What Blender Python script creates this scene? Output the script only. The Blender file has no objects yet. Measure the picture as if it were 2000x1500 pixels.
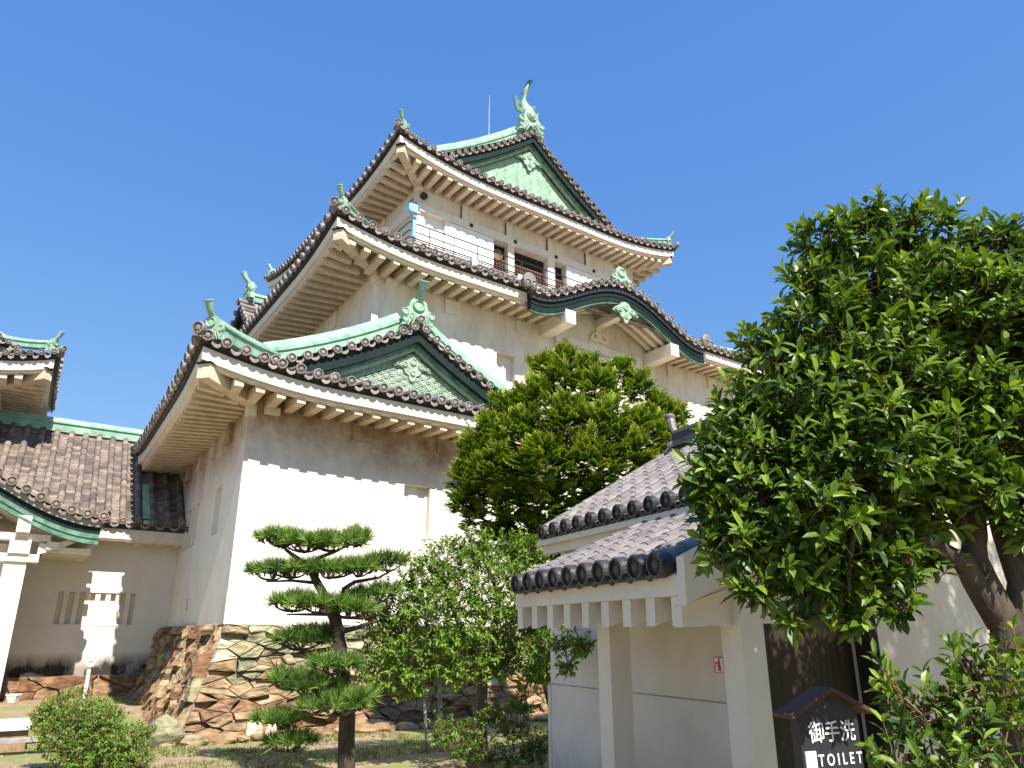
import bpy, bmesh, math, random
from mathutils import Vector, Matrix
from math import sin, cos, pi, radians, sqrt, atan2
random.seed(7)
C = bpy.context.scene
COL = C.collection
R = random.uniform

# ------------------------------------------------------------ camera, light
EYE = 1.7
PITCH = 18.8
cd = bpy.data.cameras.new("camera"); cam = bpy.data.objects.new("camera", cd); COL.objects.link(cam)
cam.location = (0, 0, EYE); cam.rotation_euler = (radians(90 + PITCH), 0, 0)
cd.sensor_width = 36; cd.lens = 1450 / 2000 * 36; cd.clip_start = .05; cd.clip_end = 5000
C.camera = cam
SUN_EL, SUN_AZ = 49.0, 150.6
w = bpy.data.worlds.new("World"); C.world = w; w.use_nodes = True
nt = w.node_tree; bg = nt.nodes['Background']
sky = nt.nodes.new('ShaderNodeTexSky'); sky.sky_type = 'NISHITA'; sky.sun_disc = False
sky.sun_elevation = radians(SUN_EL); sky.sun_rotation = radians(SUN_AZ)
sky.altitude = 0; sky.air_density = 0.7; sky.dust_density = 0.0; sky.ozone_density = 6.0
bg.inputs[1].default_value = 0.15
sp_ = nt.nodes.new('ShaderNodeSeparateColor'); cb_ = nt.nodes.new('ShaderNodeCombineColor'); nt.links.new(sky.outputs[0], sp_.inputs[0])
for i_, (g_, k_) in enumerate(((.845, .73), (.568, 1.05), (.25, 2.09))):      # soften the sky's gradient and deepen its blue
    p_ = nt.nodes.new('ShaderNodeMath'); p_.operation = 'POWER'; p_.inputs[1].default_value = g_; nt.links.new(sp_.outputs[i_], p_.inputs[0])
    q_ = nt.nodes.new('ShaderNodeMath'); q_.operation = 'MULTIPLY'; q_.inputs[1].default_value = k_; nt.links.new(p_.outputs[0], q_.inputs[0]); nt.links.new(q_.outputs[0], cb_.inputs[i_])
nt.links.new(cb_.outputs[0], bg.inputs[0])
sl = bpy.data.lights.new("sun", 'SUN'); so = bpy.data.objects.new("sun", sl); COL.objects.link(so)
sl.energy = 4.6; sl.angle = radians(.53); sl.color = (1, .95, .86)
sv = Vector((sin(radians(SUN_AZ)) * cos(radians(SUN_EL)), cos(radians(SUN_AZ)) * cos(radians(SUN_EL)), sin(radians(SUN_EL))))
so.rotation_euler = (-sv).to_track_quat('-Z', 'Y').to_euler(); so.location = (10, -10, 30)
C.view_settings.view_transform = 'Standard'; C.view_settings.look = 'None'
C.view_settings.gamma = 1; C.view_settings.exposure = 1.0

# ------------------------------------------------------------ helpers
def V3(x, y, z): return Vector((x, y, z))
F_PX = 1450.
_th = radians(PITCH)
FW = V3(0, cos(_th), sin(_th)); UP = V3(0, -sin(_th), cos(_th))
def pix(px, py, y):      # world point that the photograph shows at (px,py), y metres ahead
    r = FW + V3((px - 1000) / F_PX, 0, 0) - (py - 750) / F_PX * UP
    return V3(0, 0, EYE) + r * (y / r.y)

class Frame:
    def __init__(s, o, ha, hb):
        s.o = Vector(o); s.U = V3(sin(radians(ha)), cos(radians(ha)), 0); s.V = V3(sin(radians(hb)), cos(radians(hb)), 0)
    def __call__(s, u, v, z): return s.o + s.U * u + s.V * v + V3(0, 0, z)
    def uv(s, p):        # back to (u,v)
        d = p - s.o; det = s.U.x * s.V.y - s.V.x * s.U.y
        return ((d.x * s.V.y - s.V.x * d.y) / det, (s.U.x * d.y - d.x * s.U.y) / det)
O = V3(-5.4285, 14.7, 0)
FWING = Frame(O, 53.5, -31.8); FMID = Frame(O, 53.5, -33.5); FTOP = Frame(O, 53.5, -35.5); FCOR = Frame(O, 53.5, -32.3)

class MB:
    def __init__(s): s.v = []; s.f = []; s.t = []; s.m = []; s.tint = 0.5; s.mi = 0
    def vert(s, p): s.v.append(tuple(p)); s.t.append(s.tint); return len(s.v) - 1
    def face(s, *i): s.f.append(tuple(i)); s.m.append(s.mi)
    def poly(s, pts): s.face(*[s.vert(p) for p in pts])
    def hexa(s, b, t):       # 4 bottom, 4 top points
        i = [s.vert(p) for p in list(b) + list(t)]
        s.face(i[3], i[2], i[1], i[0]); s.face(*i[4:])
        for k in range(4): s.face(i[k], i[(k + 1) % 4], i[4 + (k + 1) % 4], i[4 + k])
    def box(s, F, u0, u1, v0, v1, z0, z1):
        s.hexa([F(u0, v0, z0), F(u1, v0, z0), F(u1, v1, z0), F(u0, v1, z0)], [F(u0, v0, z1), F(u1, v0, z1), F(u1, v1, z1), F(u0, v1, z1)])
    def beam(s, a, b, wd, ht, up=V3(0, 0, 1)):    # bar from a to b; a,b = middle of the bottom
        d = (b - a).normalized(); sd = d.cross(up).normalized() * wd / 2; un = sd.cross(d).normalized() * ht
        s.hexa([a - sd, a + sd, b + sd, b - sd], [a - sd + un, a + sd + un, b + sd + un, b - sd + un])
    def prism(s, pts, ext):  # planar outline extruded by a vector
        n = len(pts); a = [s.vert(p) for p in pts]; b = [s.vert(p + ext) for p in pts]
        s.face(*a[::-1]); s.face(*b)
        for k in range(n): s.face(a[k], a[(k + 1) % n], b[(k + 1) % n], b[k])
    def rings(s, rs, close=True, cap=True):
        n = len(rs[0]); idx = [[s.vert(p) for p in r] for r in rs]
        for a, b in zip(idx, idx[1:]):
            for k in range(n if close else n - 1): s.face(a[k], a[(k + 1) % n], b[(k + 1) % n], b[k])
        if cap and close: s.face(*idx[0][::-1]); s.face(*idx[-1])
    def tube(s, path, rad, n=6, cap=True):
        rs = []; ref = V3(.31, .17, .93); L = len(path)
        for k, p in enumerate(path):
            d = (path[min(k + 1, L - 1)] - path[max(k - 1, 0)]).normalized()
            a = d.cross(ref)
            if a.length < .1: a = d.cross(V3(1, 0, 0))
            a.normalize(); b = d.cross(a); r = rad[k] if hasattr(rad, '__len__') else rad
            rs.append([p + a * (r * cos(2 * pi * j / n)) + b * (r * sin(2 * pi * j / n)) for j in range(n)])
        s.rings(rs, True, cap)
    def sweep(s, path, sec, side=None, up=V3(0, 0, 1), cap=True):   # section (x=side, y=up) along a path
        rs = []; L = len(path)
        for k, p in enumerate(path):
            d = (path[min(k + 1, L - 1)] - path[max(k - 1, 0)]).normalized()
            sd = side if side else d.cross(up).normalized(); un = sd.cross(d).normalized() if not side else (d.cross(sd)).normalized()
            if un.dot(up) < 0: un = -un
            rs.append([p + sd * x + un * y for x, y in sec])
        s.rings(rs, True, cap)
    def lathe(s, c, ax, prof, n=14, mod=None):   # profile (r, h along ax)
        ax = ax.normalized(); a = ax.cross(V3(0, 0, 1))
        if a.length < .05: a = V3(1, 0, 0)
        a.normalize(); b = ax.cross(a)
        rs = []
        for r, h in prof:
            rs.append([c + ax * (h if mod is None else mod(r, h, j)) + a * (r * cos(2 * pi * j / n)) + b * (r * sin(2 * pi * j / n)) for j in range(n)])
        s.rings(rs, True, True)
    def ico(s, c, r, jit=.15, sub=1, sq=(1, 1, 1)):
        bm = bmesh.new(); bmesh.ops.create_icosphere(bm, subdivisions=sub, radius=1)
        base = len(s.v)
        for q in bm.verts:
            k = 1 + R(-jit, jit); s.vert(c + V3(q.co.x * r * sq[0] * k, q.co.y * r * sq[1] * k, q.co.z * r * sq[2] * k))
        for fc in bm.faces: s.face(*[base + q.index for q in fc.verts])
        bm.free()
    def build(s, name, mats, parent=None, smooth=False, recalc=True, angle=None):
        me = bpy.data.meshes.new(name)
        off = rootloc(parent)
        me.from_pydata([(x - off.x, y - off.y, z - off.z) for x, y, z in s.v], [], s.f)
        if not isinstance(mats, (list, tuple)): mats = [mats]
        for m in mats: me.materials.append(m)
        if len(mats) > 1: me.polygons.foreach_set('material_index', s.m)
        at = me.attributes.new('tint', 'FLOAT', 'POINT'); at.data.foreach_set('value', s.t)
        if recalc and len(s.f) < 60000:
            bm = bmesh.new(); bm.from_mesh(me); bmesh.ops.recalc_face_normals(bm, faces=bm.faces); bm.to_mesh(me); bm.free()
        if smooth:
            me.polygons.foreach_set('use_smooth', [True] * len(me.polygons))
            if angle: me.set_sharp_from_angle(angle=radians(angle))
        me.update()
        o = bpy.data.objects.new(name, me); COL.objects.link(o)
        if parent is not None: o.parent = parent
        return o
def rootloc(p):
    while p is not None and p.parent is not None: p = p.parent
    return Vector(p.location) if p is not None and p.get('anchor') else V3(0, 0, 0)
def tag(o, label, cat, group=None, kind=None):
    if label: o['label'] = label
    if cat: o['category'] = cat
    if group: o['group'] = group
    if kind: o['kind'] = kind
    return o
def thing(name, label, cat, loc, group=None):
    o = bpy.data.objects.new(name, None); COL.objects.link(o); o.location = loc; o['anchor'] = 1
    o.empty_display_size = .3
    return tag(o, label, cat, group)

# ------------------------------------------------------------ materials
def mat(name, c1, c2=None, scale=3, rough=.8, bump=0, bscale=None, detail=6, stretch=None, spec=.4, tint=None, lo=.35, hi=.65, metal=0, extra=None):
    m = bpy.data.materials.new(name); m.use_nodes = True; n = m.node_tree.nodes; L = m.node_tree.links
    b = n['Principled BSDF']; b.inputs['Roughness'].default_value = rough; b.inputs['Specular IOR Level'].default_value = spec; b.inputs['Metallic'].default_value = metal
    tc = n.new('ShaderNodeTexCoord'); mp = n.new('ShaderNodeMapping'); L.new(tc.outputs['Object'], mp.inputs[0])
    if stretch: mp.inputs['Scale'].default_value = stretch
    no = n.new('ShaderNodeTexNoise'); no.inputs['Scale'].default_value = scale; no.inputs['Detail'].default_value = detail; no.inputs['Roughness'].default_value = .6
    L.new(mp.outputs[0], no.inputs['Vector'])
    rp = n.new('ShaderNodeValToRGB'); rp.color_ramp.elements[0].position = lo; rp.color_ramp.elements[1].position = hi
    rp.color_ramp.elements[0].color = (*c1, 1); rp.color_ramp.elements[1].color = (*(c2 or c1), 1)
    L.new(no.outputs['Fac'], rp.inputs[0]); out = rp.outputs[0]
    if tint:
        at = n.new('ShaderNodeAttribute'); at.attribute_name = 'tint'
        r2 = n.new('ShaderNodeValToRGB'); el = r2.color_ramp.elements
        while len(el) < len(tint): el.new(.5)
        for k, (p, c) in enumerate(tint): el[k].position = p; el[k].color = (*c, 1)
        L.new(at.outputs['Fac'], r2.inputs[0])
        mx = n.new('ShaderNodeMix'); mx.data_type = 'RGBA'; mx.blend_type = 'MULTIPLY'; mx.inputs['Factor'].default_value = 1
        L.new(rp.outputs[0], mx.inputs['A']); L.new(r2.outputs[0], mx.inputs['B']); out = mx.outputs['Result']
    if extra: out = extra(n, L, tc, out)
    L.new(out, b.inputs['Base Color'])
    if bump:
        n2 = n.new('ShaderNodeTexNoise'); n2.inputs['Scale'].default_value = bscale or scale * 4; n2.inputs['Detail'].default_value = 5
        L.new(mp.outputs[0], n2.inputs['Vector'])
        bp = n.new('ShaderNodeBump'); bp.inputs['Strength'].default_value = bump; bp.inputs['Distance'].default_value = .02
        L.new(n2.outputs['Fac'], bp.inputs['Height']); L.new(bp.outputs[0], b.inputs['Normal'])
    return m
def stains(col, amount, zlo=None, zhi=None, scale=1.2, vs=.35):
    def ex(n, L, tc, out):    # weather stains: blotches and vertical runs, optionally in a height band
        mp = n.new('ShaderNodeMapping'); mp.inputs['Scale'].default_value = (1, 1, vs); L.new(tc.outputs['Object'], mp.inputs[0])
        no = n.new('ShaderNodeTexNoise'); no.inputs['Scale'].default_value = scale; no.inputs['Detail'].default_value = 8; no.inputs['Roughness'].default_value = .65
        L.new(mp.outputs[0], no.inputs['Vector'])
        mr = n.new('ShaderNodeMapRange'); mr.inputs[1].default_value = .42; mr.inputs[2].default_value = .72; L.new(no.outputs['Fac'], mr.inputs[0])
        fac = mr.outputs[0]
        if zlo is not None:
            sx = n.new('ShaderNodeSeparateXYZ'); L.new(tc.outputs['Object'], sx.inputs[0])
            m2 = n.new('ShaderNodeMapRange'); m2.inputs[1].default_value = zlo; m2.inputs[2].default_value = zhi; L.new(sx.outputs['Z'], m2.inputs[0])
            ad = n.new('ShaderNodeMath'); ad.operation = 'MULTIPLY'; L.new(m2.outputs[0], ad.inputs[0])
            a2 = n.new('ShaderNodeMath'); a2.operation = 'ADD'; a2.inputs[1].default_value = .35; L.new(fac, a2.inputs[0])
            L.new(a2.outputs[0], ad.inputs[1]); fac = ad.outputs[0]
        ml = n.new('ShaderNodeMath'); ml.operation = 'MULTIPLY'; ml.inputs[1].default_value = amount; ml.use_clamp = True; L.new(fac, ml.inputs[0])
        mx = n.new('ShaderNodeMix'); mx.data_type = 'RGBA'; mx.inputs['B'].default_value = (*col, 1)
        L.new(ml.outputs[0], mx.inputs['Factor']); L.new(out, mx.inputs['A']); return mx.outputs['Result']
    return ex
def multi(*fs):
    def ex(n, L, tc, out):
        for f in fs: out = f(n, L, tc, out)
        return out
    return ex
def streaks(col, amount, zlo=None, zhi=None): return stains(col, amount, zlo, zhi, 5.5, .10)
PLA = dict(rough=.85, bump=.12, bscale=14)
m_plaster = mat('white_plaster', (.77, .695, .61), (.82, .765, .69), 2.0, extra=multi(stains((.46, .32, .21), .55), streaks((.42, .34, .27), .22)), **PLA)
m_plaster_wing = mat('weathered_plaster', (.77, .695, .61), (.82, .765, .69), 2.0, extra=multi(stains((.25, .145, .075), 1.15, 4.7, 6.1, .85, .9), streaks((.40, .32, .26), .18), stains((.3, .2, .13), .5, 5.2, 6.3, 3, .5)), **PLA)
m_trim = mat('plaster_trim', (.75, .655, .545), (.81, .74, .645), 4, extra=stains((.55, .42, .30), .3, scale=3), rough=.85, bump=.08)
m_rafter = mat('shaded_rafter_plaster', (.60, .47, .34), (.72, .60, .47), 4, rough=.9, extra=stains((.38, .25, .15), .5, scale=3))  # white trim turned tan: shade under the eaves put into the colour
m_soffit = mat('shaded_tan_soffit', (.30, .19, .11), (.42, .29, .18), 5, rough=.9)  # browner than the trim, with the eave shade painted into it
m_pcor = mat('grey_plaster', (.72, .65, .57), (.78, .73, .67), 1.5, extra=stains((.035, .028, .024), 1.9, 1.35, .95, 1.1, .5), rough=.9, bump=.15, bscale=10)
m_ptoilet = mat('cream_wall', (.66, .58, .49), (.73, .66, .57), 1.6, rough=.85, bump=.12, bscale=30, extra=multi(stains((.42, .34, .26), .25), stains((.33, .24, .16), .9, .75, .0, 3, .5)))
m_tile = mat('grey_roof_tile', (.17, .15, .145), (.30, .27, .26), 5, rough=.55, bump=.25, bscale=40, tint=[(0, (.22, .21, .21)), (.12, (.55, .5, .48)), (.5, (.9, .9, .9)), (1, (1.35, 1.2, 1.1))])
m_tile2 = mat('brown_roof_tile', (.13, .105, .09), (.27, .225, .195), 4, rough=.6, bump=.25, bscale=40, tint=[(0, (.3, .29, .28)), (.12, (.6, .57, .55)), (.5, (.95, .92, .9)), (1, (1.3, 1.2, 1.1))])
m_tile_new = mat('toilet_roof_tile', (.15, .132, .125), (.26, .232, .215), 7, rough=.5, bump=.25, bscale=60, tint=[(0, (.72, .7, .7)), (.5, (.95, .95, .95)), (1, (1.22, 1.18, 1.15))])
m_tiledark = mat('dark_tile_end', (.028, .026, .028), (.06, .055, .055), 20, rough=.35, bump=.3, bscale=80)
m_green = mat('green_copper', (.20, .38, .27), (.34, .55, .41), 2.5, rough=.65, bump=.15, bscale=12, extra=multi(stains((.09, .19, .14), .7, scale=3), streaks((.42, .58, .46), .35)))
m_greenl = mat('pale_green_copper', (.25, .39, .28), (.36, .51, .39), 4, rough=.7, bump=.18, bscale=20, extra=multi(stains((.12, .22, .15), .65, scale=4), streaks((.42, .55, .44), .3)))
m_dgreen = mat('shaded_dark_copper', (.006, .014, .014), (.010, .024, .020), 4, rough=.65, bump=.1, spec=.2)  # dark patina, blackened further to paint in the verge tiles' shade
m_mgreen = mat('mid_green_copper', (.05, .12, .085), (.16, .29, .21), 4, rough=.5, bump=.15)
m_relief = mat('weathered_relief_shaded_recesses', (.20, .28, .20), (.40, .50, .38), 7, rough=.7, bump=.3, bscale=30, tint=[(0, (.16, .17, .15)), (.5, (1, 1, 1))])  # low tint paints shade into the recesses of the relief
m_wood = mat('red_brown_wood', (.10, .04, .025), (.17, .075, .05), 6, rough=.6, stretch=(1, 1, 4))
m_dark = mat('dark_interior', (.012, .009, .008), (.02, .016, .014), 5, rough=.9)
m_black = mat('black_metal', (.015, .015, .017), (.03, .03, .03), 10, rough=.5)
m_metal = mat('grey_metal', (.4, .4, .42), (.5, .5, .52), 10, rough=.4, metal=.6)
m_white = mat('white_paint', (.78, .77, .74), (.82, .81, .79), 6, rough=.5)
m_bluebox = mat('light_blue_paint', (.22, .45, .75), (.3, .55, .82), 6, rough=.5)
m_bark = mat('brown_bark', (.035, .024, .017), (.10, .072, .052), 9, rough=.95, bump=.8, bscale=30, stretch=(1, 1, .35))
m_barkg = mat('grey_bark', (.10, .075, .055), (.24, .19, .145), 8, rough=.95, bump=.7, bscale=30, stretch=(1, 1, .4))
m_twig = mat('pale_twig', (.14, .08, .04), (.25, .155, .08), 8, rough=.9)
m_brownwall = mat('brown_boarding', (.03, .019, .011), (.045, .03, .018), 4, rough=.8, stretch=(8, 8, .5), bump=.1)
m_sign = mat('dark_sign_board', (.018, .018, .022), (.028, .028, .032), 8, rough=.5)
m_signroof = mat('red_brown_board', (.06, .026, .02), (.10, .042, .032), 8, rough=.6)
m_red = mat('red_paint', (.55, .03, .05), None, 8, rough=.5)
m_stone = mat('rubble_stone', (.22, .185, .14), (.62, .56, .46), 4.5, rough=.95, bump=1.0, bscale=9, detail=9, stretch=(1, 1, 2.6),
    tint=[(0, (.42, .23, .15)), (.25, (.66, .48, .33)), (.5, (.74, .62, .45)), (.75, (.62, .62, .45)), (.9, (.50, .55, .42)), (1, (1.4, 1.3, 1.15))])
m_gap = mat('dark_joint', (.03, .022, .015), (.06, .045, .03), 8, rough=1)
m_concrete = mat('pale_concrete', (.55, .5, .44), (.68, .64, .58), 5, rough=.9, bump=.2)
m_stake2 = mat('brown_riser', (.22, .13, .075), (.34, .22, .14), 5, rough=.95, bump=.3)
m_stake = mat('weathered_stake', (.25, .22, .2), (.4, .37, .34), 9, rough=.9, stretch=(1, 1, .2))

def leafmat(name, tint, rough=.4, trans=.3, spec=.5):
    m = bpy.data.materials.new(name); m.use_nodes = True; n = m.node_tree.nodes; L = m.node_tree.links; b = n['Principled BSDF']
    at = n.new('ShaderNodeAttribute'); at.attribute_name = 'tint'; r2 = n.new('ShaderNodeValToRGB'); el = r2.color_ramp.elements
    while len(el) < len(tint): el.new(.5)
    for k, (p, c) in enumerate(tint): el[k].position = p; el[k].color = (*c, 1)
    L.new(at.outputs['Fac'], r2.inputs[0]); L.new(r2.outputs[0], b.inputs['Base Color'])
    b.inputs['Roughness'].default_value = rough; b.inputs['Specular IOR Level'].default_value = spec
    tr = n.new('ShaderNodeBsdfTranslucent'); mg = n.new('ShaderNodeMix'); mg.data_type = 'RGBA'; mg.blend_type = 'MULTIPLY'; mg.inputs['Factor'].default_value = 1
    mg.inputs['B'].default_value = (1.5, 1.5, .6, 1); L.new(r2.outputs[0], mg.inputs['A']); L.new(mg.outputs['Result'], tr.inputs[0])
    mx = n.new('ShaderNodeMixShader'); mx.inputs[0].default_value = trans
    L.new(b.outputs[0], mx.inputs[1]); L.new(tr.outputs[0], mx.inputs[2]); L.new(mx.outputs[0], n['Material Output'].inputs['Surface'])
    return m
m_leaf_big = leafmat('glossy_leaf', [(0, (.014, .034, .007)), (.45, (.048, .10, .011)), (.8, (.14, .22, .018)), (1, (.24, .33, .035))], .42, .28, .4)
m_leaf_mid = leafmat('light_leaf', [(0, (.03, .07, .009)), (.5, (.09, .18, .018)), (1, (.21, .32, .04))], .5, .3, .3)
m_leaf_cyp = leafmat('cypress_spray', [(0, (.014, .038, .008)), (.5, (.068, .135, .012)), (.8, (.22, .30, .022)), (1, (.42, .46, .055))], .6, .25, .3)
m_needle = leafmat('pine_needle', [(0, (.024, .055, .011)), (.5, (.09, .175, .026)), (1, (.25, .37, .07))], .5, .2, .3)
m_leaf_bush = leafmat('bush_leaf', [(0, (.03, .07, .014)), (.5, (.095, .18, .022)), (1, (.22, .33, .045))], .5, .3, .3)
# ------------------------------------------------------------ tile and roof parts
def clampi(x, a, b): return max(a, min(b, x))
def half_tube(mb, pts, sd, r, n=6, tint=None):     # row of overlapping round tiles along pts
    for a, b in zip(pts, pts[1:]):
        d = (b - a).normalized(); un = sd.cross(d).normalized()
        if un.z < 0: un = -un
        mb.tint = R(.1, .9) if tint is None else tint
        rs = []
        for p, rr in ((a, r * 1.04), (b + d * .02, r * .93)):
            rs.append([p + sd * (rr * cos(pi * j / n)) + un * (rr * sin(pi * j / n) - .01) for j in range(n + 1)])
        mb.rings(rs, False, False)
        mb.poly(rs[0])
    mb.tint = .5
def end_disc(mb, c, ax, r, n=14, fine=True):         # round end tile with a rim and a ribbed crest
    if fine:
        def mod(rr, h, j): return h + (.012 if (j % 2 and .35 * r < rr < .7 * r) else 0)
        t_ = R(.55, .9); mb.tint = t_; i0 = len(mb.v)
        mb.lathe(c, ax, [(r, -.08), (r, .02), (r * .93, .03), (r * .78, .03), (r * .74, .002), (r * .62, .0), (r * .42, .004), (r * .34, .02), (r * .14, .024)], n, mod)
        for k_ in range(4, 7):  # sunken rings tinted darker: recess shade put into the colour
            for j_ in range(n): mb.t[i0 + k_ * n + j_] = .02 if j_ % 2 == 0 else .18
    else:
        mb.tint = .5
        mb.lathe(c, ax, [(r, -.06), (r, .02), (r * .78, .02), (r * .72, -.002), (r * .3, .002)], 10)
    mb.tint = .5
def drop_tile(mb, c, sd, up, ax, wd, dp=.10):        # curved pan-tile lip hanging between two round tiles
    top = [(-1, .02), (-.5, -.035), (0, -.05), (.5, -.035), (1, .02)]
    dp *= .62; bot = [(1, -.05), (.7, -.6 * dp - .05), (.35, -dp - .05), (0, -dp - .062), (-.35, -dp - .05), (-.7, -.6 * dp - .05), (-1, -.05)]
    mb.tint = R(.5, .9)
    mb.prism([c + sd * (x * wd) + up * y for x, y in top] + [c + sd * (x * wd) + up * y for x, y in bot], -ax * .03)
    mb.tint = .5

class Roof:
    """hip / hip-and-gable roof over a plan rectangle given by its eave lines, in a Frame"""
    def __init__(s, F, u0, u1, v0, v1, ze, a, b, lift, lr, pitch, r):
        s.__dict__.update(F=F, u0=u0, u1=u1, v0=v0, v1=v1, ze=ze, a=a, b=b, lift=lift, lr=lr, pitch=pitch, r=r)
    def h(s, d): return s.a * d + s.b * d * d
    def lf(s, x, lo, hi, d=0):
        def g(c): return s.lift * max(0, 1 - max(c, 0) / s.lr) ** 2.2
        return (g(x - lo) + g(hi - x)) * max(0, 1 - d / 2.5) ** 1.5
    def pt(s, side, x, d, dz=0):
        if side in 'fb':
            z = s.ze + s.h(max(d, 0)) + s.lf(x, s.u0, s.u1, max(d, 0)) + dz
            return s.F(x, s.v0 + d if side == 'f' else s.v1 - d, z)
        z = s.ze + s.h(max(d, 0)) + s.lf(x, s.v0, s.v1, max(d, 0)) + dz
        return s.F(s.u0 + d if side == 'l' else s.u1 - d, x, z)
    def dirs(s, side):
        return {'f': (s.F.U, -s.F.V), 'b': (-s.F.U, s.F.V), 'l': (-s.F.V, -s.F.U), 'r': (s.F.V, s.F.U)}[side]
    def span(s, side): return (s.u0, s.u1) if side in 'fb' else (s.v0, s.v1)
    def slope(s, mb, side, dmax, step=.5, fine=True, skip=None, n=6):
        sd, ax = s.dirs(side); lo, hi = s.span(side)
        cnt = int((hi - lo - .3) / s.pitch); x0 = (lo + hi) / 2 - cnt * s.pitch / 2
        xs = [x0 + i * s.pitch for i in range(cnt + 1)]
        for i, x in enumerate(xs):
            dm = dmax(x)
            if dm < .15: continue
            k = max(1, int(dm / step)); ds = [dm * j / k for j in range(k + 1)]
            if not (skip and skip(x)):
                jx, jz, jr = R(-.012, .012), R(-.008, .008), R(.97, 1.03)
                half_tube(mb, [s.pt(side, x + jx, d - (.03 if d == 0 else 0), jz) for d in ds], sd, s.r, n)
                end_disc(mb, s.pt(side, x + jx, -.03 + R(-.012, .012), jz), (ax + sd * R(-.07, .07) + V3(0, 0, -.12 + R(-.05, .05))), s.r * 1.08 * jr, fine=fine)
        ext = [lo + .05] + xs + [hi - .05]
        for i, (x, y) in enumerate(zip(ext, ext[1:])):
            da, db = dmax(x), dmax(y); dm = max(da, db)
            if dm < .1: continue
            xm = (x + y) / 2
            if 0 < i < len(ext) - 2 and not (skip and skip(xm)):
                drop_tile(mb, s.pt(side, xm, -.005, -.05), sd, V3(0, 0, 1), ax, (y - x) / 2 - s.r * .8)
            k = max(1, int(dm / (step * .55))); prev = None
            for j in range(k):
                mb.tint = R(.05, .95)
                d0, d1 = dm * j / k, dm * (j + 1) / k
                if d0 >= min(da, db) + .4 * dm / k and min(da, db) < .1: pass
                A0, B0 = min(d0, da), min(d0, db); A1, B1 = min(d1, da), min(d1, db)
                lo_ = .012; up_ = -.022
                row0 = [s.pt(side, x, A0, lo_ - .045), s.pt(side, xm, (A0 + B0) / 2, lo_ - .075), s.pt(side, y, B0, lo_ - .045)]
                row1 = [s.pt(side, x, A1, up_ - .045), s.pt(side, xm, (A1 + B1) / 2, up_ - .075), s.pt(side, y, B1, up_ - .045)]
                i0 = [mb.vert(p) for p in row0]; i1 = [mb.vert(p) for p in row1]
                mb.face(i0[0], i0[1], i1[1], i1[0]); mb.face(i0[1], i0[2], i1[2], i1[1])
                if prev: mb.face(prev[0], prev[1], i0[1], i0[0]); mb.face(prev[1], prev[2], i0[2], i0[1])
                prev = i1
        mb.tint = .5
    def strip(s, mb, side, d0, d1, z0, z1, cut=None, n=40, dz=0):   # board along the eave; z relative to the tile line at the edge
        lo, hi = s.span(side); o0, o1 = lo + d0, hi - d0
        if side in 'lr': o0 += 0
        segs = [(o0, o1)]
        if cut: segs = [(max(o0, cut[0]), min(o1, cut[1]))]
        for a, b in segs:
            if b - a < .05: continue
            k = max(3, int(n * (b - a) / (hi - lo))); rs = []
            for j in range(k + 1):
                x = a + (b - a) * j / k
                lf = s.lf(x, lo, hi)
                zz = s.ze + lf
                def q(d, z):
                    m = x
                    if abs(x - o0) < 1e-6: m = lo + d
                    if abs(x - o1) < 1e-6: m = hi - d
                    if side in 'fb': return s.F(m, s.v0 + d if side == 'f' else s.v1 - d, z)
                    return s.F(s.u0 + d if side == 'l' else s.u1 - d, m, z)
                rs.append([q(d0, zz + z0), q(d0, zz + z1), q(d1, zz + z1), q(d1, zz + z0)])
            mb.rings(rs)
    def eave(s, root, side, over, cut=None, spacing=.42, raf_cut=None, single=True, xmax=None, matl=None, sl=.12):
        """fascia boards, soffit and rafters; returns the eave part"""
        matl = matl or m_trim
        lo, hi = s.span(side); e = None
        for part in ([(-1e9, cut[0]), (cut[1], 1e9)] if cut else [None]):
            mb = MB()
            s.strip(mb, side, .13, .26, -.44, -.19, part)
            s.strip(mb, side, .22, .34, -.505, -.444, part)
            mt_ = MB(); s.strip(mt_, side, .06, .14, -.14, -.10, part); s.strip(mt_, side, .135, .165, -.19, -.03, part)
            if not mb.v: continue
            q_ = mb.build('eave', matl, root); mt_.build('tile_batten', m_tiledark, q_)
            e = e or q_
        mb = MB(); lo, hi = s.span(side); sof = [MB(), MB()]
        k = 30
        for j in range(k):      # soffit boarding from the fascia to the wall, and the lath under the tile edge
            x0, x1 = lo + .3 + (hi - lo - .6) * j / k, lo + .3 + (hi - lo - .6) * (j + 1) / k
            pts = []
            for x, d in ((x0, .2), (x1, .2), (x1, over + .02), (x0, over + .02)):
                lf = s.lf(x, lo, hi) * max(0, 1 - d / over)
                m = clampi(x, lo + d, hi - d)
                z = s.ze - .42 + lf + sl * d
                pts.append(s.F(m, s.v0 + d if side == 'f' else s.v1 - d, z) if side in 'fb' else s.F(s.u0 + d if side == 'l' else s.u1 - d, m, z))
            if cut and raf_cut and raf_cut[0] < (x0 + x1) / 2 < raf_cut[1]: continue
            sof[1 if cut and (x0 + x1) / 2 > (raf_cut or cut)[1] else 0].poly(pts)
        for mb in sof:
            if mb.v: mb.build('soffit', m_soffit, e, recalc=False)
        cnt = int((hi - lo - .9) / spacing); x0 = (lo + hi) / 2 - cnt * spacing / 2
        allm = MB()
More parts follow.
